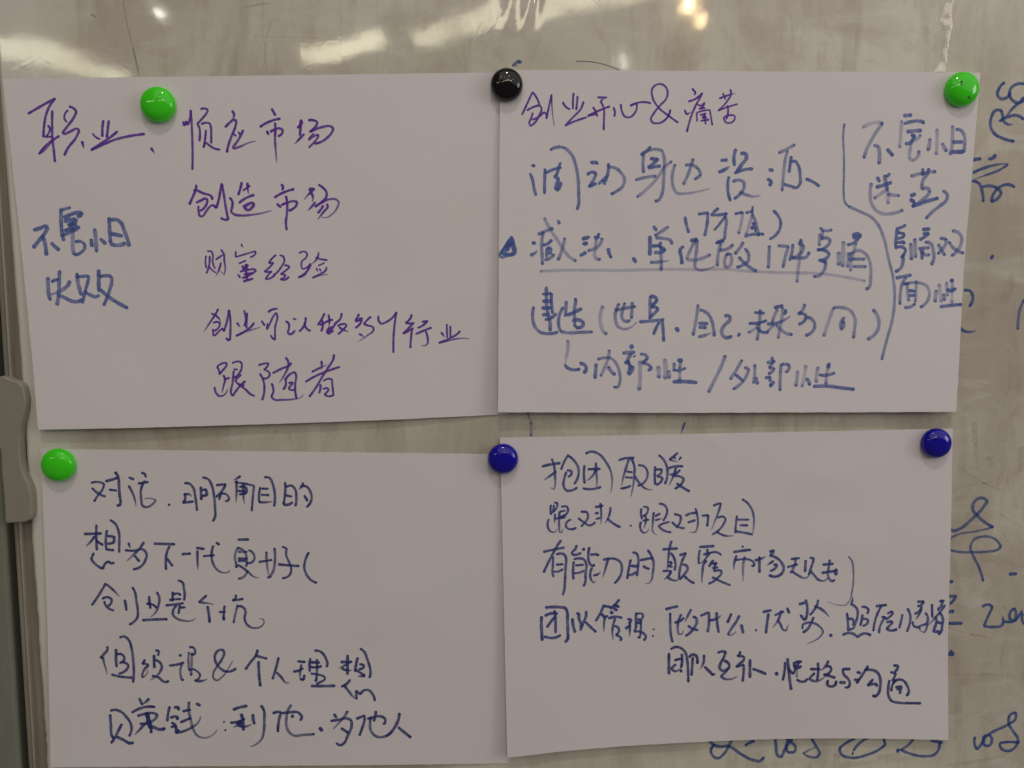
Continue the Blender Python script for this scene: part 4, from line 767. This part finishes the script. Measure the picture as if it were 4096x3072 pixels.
streak:>f0.4 3193 -1682 3251 -1688 3315 -1701|>f0.3 3410 -1481 3437 -1540|>f0.15 3042 -1633 3123 -1658 3320 -1695|>f0.15 3060 -1961 3220 -1957 3451 -1966|>f0.2 3313 -2559 3428 -2538 3520 -2509
@board 7
mark:>w0.7 f0.5 250 -188 259 -215 274 -238|w0.7 f0.15 267 -238 265 -284 271 -334|w1.3 f0.25 274 -246 273 -331
mark:>1257 -250 1243 -289 1233 -327
@scuffdark 5
scuff:>f0.3 -2165 2301 -2142 2138 -2119 2029 -2085 1851|>w1.2 f0.6 -2119 2029 -2102 1940 -2085 1853
scuff:w0.6 f0.22 -1337 2311 -1343 2092 -1332 1996 -1378 1871|w0.6 f0.25 -1283 2202 -1338 2009 -1321 1871|w0.5 f0.22 -892 2316 -875 2138 -892 2000|w0.5 f0.22 -658 2319 -661 2154 -668 1891|w0.7 f0.15 -1385 2098 -1145 2097 -1003 2093|>w1.4 f0.3 -1309 2291 -1408 2276 -1479 2252|w1.2 f0.5 -2354 2215 -2327 2201|w1.4 f0.5 -2019 2074 -2015 2068|>w0.6 f0.3 -90 2174 -105 2049 -163 1910|>w0.6 f0.2 -986 2233 -915 2261 -858 2269|w0.6 f0.25 -1738 2077 -1682 2072 -1648 2048|w0.6 f0.2 -248 2062 -177 1979 -149 1903
scuff:>w0.6 f0.25 327 2123 270 1969|>w0.5 f0.3 1811 2181 1773 1998|w0.6 f0.3 2320 1992 2380 1997|>w2 f0.12 1852 2265 1873 2097 1863 1942
@scufflight 6
scuff:w1.3 f0.5 -1298 2175 -1282 2250 -1239 2268 -1191 2237 -1164 2176 -1148 2094|>f0.35 -1554 2117 -1611 2089 -1685 1992 -1760 1867|>w1.2 f0.3 -505 2142 -563 2072 -636 1919|f0.4 -880 2000 -880 1878|>w0.8 f0.35 -1050 1943 -1136 1901 -1222 1872|>w0.8 f0.4 -2034 2037 -2065 1988 -2094 1961|w0.8 f0.3 -959 2192 -1003 2109|>w0.8 f0.3 68 2245 10 2050|>w1.2 f0.25 -32 2202 -90 2063 -134 1910
scuff:>w1.2 f0.35 -1465 -265 -1461 -378|>w1.5 f0.35 -1214 -273 -1246 -387|>w1.2 f0.4 -1111 -304 -1090 -388|>w1.2 f0.4 -782 -245 -843 -321 -859 -393|>w1.3 f0.4 -543 -231 -514 -315 -545 -391|f0.3 -1082 -335 -1007 -320 -947 -297|w1.3 f0.4 -2026 -277 -1997 -297 -1952 -285
@scuffdark 4
scuff:>f0.3 -2077 -284 -2060 -387|>f0.25 -1709 -271 -1697 -347|>f0.25 -1643 -271 -1654 -385|>f0.3 -1332 -265 -1365 -379|>f0.25 -1065 -259 -934 -381|>f0.3 -693 -268 -732 -390|>f0.3 -1259 -303 -1239 -379
@stain 22
scuff:>f0.22 3333 689 3334 626 3331 553|f0.28 3146 -258 3148 -333 3159 -399|>w0.7 f0.25 3159 -399 3172 -486 3181 -574|>f0.28 3465 -422 3465 -488 3468 -586|>w1.6 f0.16 3053 416 3137 458 3211 479|>w0.8 f0.2 3247 -487 3272 -530|>w2 f0.15 3282 563 3318 500|>w1.4 f0.18 3075 -160 3141 -182
scuff:>w0.8 f0.3 2612 -2533 2694 -2523 2766 -2503|>w0.9 f0.22 2354 -2587 2509 -2568 2634 -2560|>f0.18 2665 -2555 2820 -2542 2893 -2538|>w0.6 f0.22 3105 -2593 3292 -2570 3500 -2533|w0.7 f0.25 2310 -2511 2352 -2517|>w1.6 f0.12 1323 -2546 1631 -2557 2043 -2573
scuff:>w1.2 f0.15 3030 -798 3084 -754 3138 -721|>w1.5 f0.14 3232 -1163 3380 -1176 3497 -1223|>w1.2 f0.16 3039 -1161 3079 -1276 3090 -1368|>w1.8 f0.14 3166 -2009 3337 -1977 3545 -1992
@scufflight 9
scuff:f0.35 3084 -133 3126 -106 3180 -96|f0.35 3249 -161 3289 -91 3353 -64 3442 -86|f0.35 3106 -225 3166 -225 3216 -144|>f0.28 3268 70 3344 81 3414 88|>f0.3 3158 -475 3268 -474 3355 -463|>f0.35 3041 -36 3035 1 3051 28|>f0.3 3320 -248 3386 -242 3427 -205
scuff:>f0.3 3385 -971 3406 -1039 3453 -1068 3492 -1052 3503 -961 3492 -881|>f0.22 3118 -1162 3142 -1277 3141 -1369
scuff:>f0.35 2259 -275 2290 -231 2333 -204|>f0.3 2361 -209 2369 -270|>w1.4 f0.35 2428 -237 2436 -292|>f0.3 2878 -250 2899 -228 2942 -212|>w1.3 f0.25 2190 -214 2209 -269|>w2 f0.2 1412 -222 1425 -287
@scuffdark 4
scuff:>f0.3 3053 -545 3144 -606 3246 -662|>f0.28 3246 -662 3315 -695 3371 -712|>f0.25 3039 -696 3148 -672 3268 -651|w1.8 f0.5 3218 -656 3252 -664|>f0.25 3314 214 3381 182|>f0.2 3382 856 3390 731
scuff:w2 f0.5 3348 -865 3361 -869|>f0.25 3362 -871 3432 -915 3515 -966|>f0.25 3026 -714 3073 -748"""
META = {
 'top_left': ('upper left white sheet, titled in purple pen with a green magnet over the title', 'paper sheet'),
 'top_right': ('upper right white sheet in pale blue marker with a long brace down its right side', 'paper sheet'),
 'bottom_left': ('lower left white sheet with five dark blue lines and a green magnet', 'paper sheet'),
 'bottom_right': ('lower right white sheet written in blue, pinned by two blue magnets', 'paper sheet'),
}
LINE_LABELS = {'top_left': ['purple title line', 'purple second line', 'purple third line', 'purple fourth line', 'purple fifth line', 'thick blue words in the left margin', 'thick blue words under them'], 'top_right': ['purple title line']}

def make_sheet(key):
    S = SHEETS[key]; hk = S['h']
    TLc, TRc, BRc, BLc = [np.array(q) for q in S['L']]
    nx, ny = 74, 54
    rs = np.random.RandomState(hk['seed'])
    V = []; F = []
    for j in range(ny + 1):
        v = j / ny
        for i in range(nx + 1):
            u = i / nx
            p = (BLc * (1 - u) + BRc * u) * (1 - v) + (TLc * (1 - u) + TRc * u) * v
            p = p + np.array([0, -S['bow'] * 4 * u * (1 - u) * (1 - v) ** 2])
            if key == 'bottom_right' and v < .6:       # left part of the lower edge hangs a touch lower
                p = p + np.array([0, -.0012 * math.exp(-((u - .02) / .12) ** 2) * (1 - v / .6)])
            if i in (0, nx) or j in (0, ny):
                p = p + rs.normal(0, .00006, 2)
            V.append((p[0], -float(sheet_h(p[0], p[1], hk)), p[1]))
    for j in range(ny):
        for i in range(nx):
            a = j * (nx + 1) + i
            F.append((a, a + 1, a + nx + 2, a + nx + 1))
    # back face and rim with vertices of their own, so the rim stays crisp
    n0 = len(V); TH = .00011
    V += [(p[0], p[1] + TH, p[2]) for p in V]
    F += [(a + n0, d + n0, c + n0, b + n0) for (a, b, c, d) in list(F)]
    ring = [i for i in range(nx + 1)] + [j * (nx + 1) + nx for j in range(1, ny + 1)] + [ny * (nx + 1) + i for i in range(nx - 1, -1, -1)] \
        + [j * (nx + 1) for j in range(ny - 1, 0, -1)]
    r0 = len(V); m = len(ring)
    V += [V[q] for q in ring] + [V[q + n0] for q in ring]
    F += [(r0 + k, r0 + m + k, r0 + m + (k + 1) % m, r0 + (k + 1) % m) for k in range(m)]
    o = mesh_obj('paper_sheet', V, F, M_PAPER, None, True)
    o.location = W3(S['ctr'][0], S['ctr'][1], 0)
    o.rotation_euler = (0, -S['ang'], 0)
    tag(o, META[key][0], META[key][1], 'handwritten paper sheets held up by magnets')
    return o

roots = {k: make_sheet(k) for k in SHEETS}
roots['board'] = board
cur = None; line = None; li = 0; rs = np.random.RandomState(11)
for row in STROKES.strip().split('\n'):
    if row[0] == '#':
        cur = row[1:]; root = roots[cur]; li = 0
        hf = film_h if cur == 'board' else (lambda k: (lambda x, y: sheet_h(x, y, k)))(SHEETS[cur]['h'])
        continue
    if row[0] == '@':
        pen, wpx = row[1:].split()
        width = float(wpx) * 1.52e-4 * (1.0 if pen.startswith('scuff') else {'purple': 1.28, 'blue': 1.32, 'deep': 1.28, 'faint': 1.05, 'board': 1.3}.get(pen, 1.22))
        mat, dens = INK[pen]
        if pen.startswith('scuff') or pen in ('red', 'stain'):
            line = None
        else:
            line = empty('handwritten_line' if cur != 'board' else 'marker_writing', (0, 0, 0), root)
            lb = LINE_LABELS.get(cur, [])
            if li < len(lb): line['label'] = lb[li]
            li += 1
        continue
    name, rest = row.split(':')
    st = []
    for s in rest.split('|'):
        fade = s.startswith('>'); s = s.lstrip('>')
        wf, f, nums = 1.0, -1.0, []
        for t in s.split():
            if t[0] == 'w': wf = float(t[1:])
            elif t[0] == 'f': f = float(t[1:])
            else: nums.append(int(t))
        st.append((nums, wf, f, fade))
    if pen == 'stain': name = 'stain'
    nm = {'stain': 'stain', 'underline': 'underline', 'brace': 'long_brace', 'bracket': 'bracket', 'dun': 'punctuation_mark', 'comma': 'punctuation_mark',
          'colon': 'punctuation_mark', 'and': 'ampersand', 'arrow': 'arrow', 'slash': 'slash_stroke', 'triangle': 'filled_triangle',
          'scuff': 'scuff_mark', 'streak': 'red_streak', 'dot': 'marker_dot', 'dash': 'marker_dash'}.get(name, 'written_character')
    for piece in ([[q] for q in st] if nm in ('scuff_mark', 'red_streak', 'marker_dash', 'stain') else [st]):
        ink_object(nm, piece, width, dens, mat, hf, line if line is not None else root, rs)

# a few dozen fine random scratches in the bare film
rs2 = np.random.RandomState(5)
for pen, n, f in (('scuffdark', 46, .11), ('scufflight', 46, .22)):
    st = []
    for k in range(n):
        zone = rs2.randint(0, 10)
        if zone < 4: x, y = rs2.uniform(-2750, 3300), rs2.uniform(1980, 2380)
        elif zone < 6: x, y = rs2.uniform(-2400, 2700), rs2.uniform(-320, -170)
        else: x, y = rs2.uniform(2900, 3500), rs2.uniform(-2550, 1400)
        an = rs2.normal(1.57, .6) if rs2.rand() < .7 else rs2.uniform(0, 3.14)
        L = rs2.uniform(25, 140); b = rs2.normal(0, .15)
        p = [x, y, x + math.cos(an) * L * .5, y + math.sin(an) * L * .5, x + math.cos(an + b) * L, y + math.sin(an + b) * L]
        st.append(([int(q) for q in p], rs2.uniform(.5, 1.6), f * rs2.uniform(.5, 1.3), rs2.rand() < .7))
    o = ink_object('fine_scratches', st, .0005, .8, INK[pen][0], film_h, board, rs2)
    tag(o, kind='stuff')

# ------------------------------------------------------------------ magnets
PL = {'green': plastic('green_plastic', (.055, .80, .012)), 'blue': plastic('blue_plastic', (.006, .003, .36), .05),
      'black': plastic('black_plastic', (.004, .004, .004), .04)}
M_CORE = plain('magnet_core', (.06, .06, .06), .5, .4, 80, .1)
DOME = [(.885, 0), (.93, .35), (.985, .95), (1.0, 1.9), (.995, 2.7), (.965, 3.6), (.905, 4.6), (.81, 5.5), (.69, 6.25), (.54, 6.85), (.37, 7.25), (.19, 7.48), (0, 7.55)]
MGL = [('green', 'green dome magnet on the upper left sheet beside the purple title'),
       ('black', 'black dome magnet where the two upper sheets meet'),
       ('green', 'green dome magnet at the upper right corner, nicked with two dark marks'),
       ('green', 'green dome magnet on the top left corner of the lower left sheet'),
       ('blue', 'blue dome magnet in the middle where the two lower sheets meet'),
       ('blue', 'blue dome magnet at the right end of the lower right sheet')]
def lathe(prof, r, seg=72):
    V = []; F = []
    for (a, z) in prof[:-1]:
        for k in range(seg):
            t = 2 * math.pi * k / seg
            V.append((a * r * math.cos(t), -z * 1e-3, a * r * math.sin(t)))
    V.append((0, -prof[-1][1] * 1e-3, 0)); n = len(prof) - 1
    for j in range(n - 1):
        for k in range(seg):
            q = (k + 1) % seg
            F.append((j * seg + k, j * seg + q, (j + 1) * seg + q, (j + 1) * seg + k))
    for k in range(seg):
        F.append(((n - 1) * seg + k, (n - 1) * seg + (k + 1) % seg, n * seg))
    return V, F
MAG = [('green', -0.1974, 0.1692, 10.4), ('black', 0.0117, 0.1823, 9.75), ('green', 0.2924, 0.182, 10.4), ('green', -0.268, -0.0496, 10.4), ('blue', 0.0092, -0.0472, 9.7), ('blue', 0.2879, -0.0387, 9.7)]
def fine_prof(p, k=3):
    t = np.arange(len(p)); tt = np.linspace(0, len(p) - 1, (len(p) - 1) * k + 1)
    a = np.array(p); out = []
    for x in tt:
        i = min(int(x), len(p) - 2); s = x - i
        p0, p1, p2, p3 = a[max(i - 1, 0)], a[i], a[i + 1], a[min(i + 2, len(p) - 1)]
        out.append(tuple(.5 * ((2 * p1) + (-p0 + p2) * s + (2 * p0 - 5 * p1 + 4 * p2 - p3) * s * s + (-p0 + 3 * p1 - 3 * p2 + p3) * s**3)))
    out[-1] = (0, p[-1][1]); return out
def surface_h_at(u, v):
    hs = [0.0]
    for k, S in SHEETS.items():
        c, s = math.cos(S['ang']), math.sin(S['ang']); dx, dy = u - S['ctr'][0], v - S['ctr'][1]
        x, y = c * dx + s * dy, -s * dx + c * dy
        if abs(x) < .152 and abs(y) < .108: hs.append(float(sheet_h(x, y, S['h'])))
    return max(hs)
for (cn, u, v, r), (c2, lab) in zip(MAG, MGL):
    r = r * 1e-3
    top = surface_h_at(u, v) + .00008
    root = empty('magnet', W3(u, v, top))
    tag(root, lab, 'magnet', 'round dome magnets holding the sheets')
    V, F = lathe(fine_prof(DOME), r)
    mesh_obj('plastic_cap', V, F, PL[cn], root, True)
    V, F = lathe([(.80, .0), (.80, .02), (0, .02)], r, 48)
    mesh_obj('magnet_core', [(p[0], p[1] - .00002, p[2]) for p in V], F, M_CORE, root)
    if 'nicked' in lab:
        def dome_z(x, y):
            rr = np.sqrt(x * x + y * y) / r
            return np.interp(rr, [q[0] for q in DOME][::-1][:11], [q[1] * 1e-3 for q in DOME][::-1][:11])
        for pts in ([-38, 32, -36, 20, -34, 8], [10, -58, 20, -62, 34, -70]):
            ink_object('nick', [(pts, 1, .95, False), ([p + 5 for p in pts[:4]], .8, .7, False)], .0011, .9, INK['scuffdark'][0], dome_z, root, rs, 4e-5)
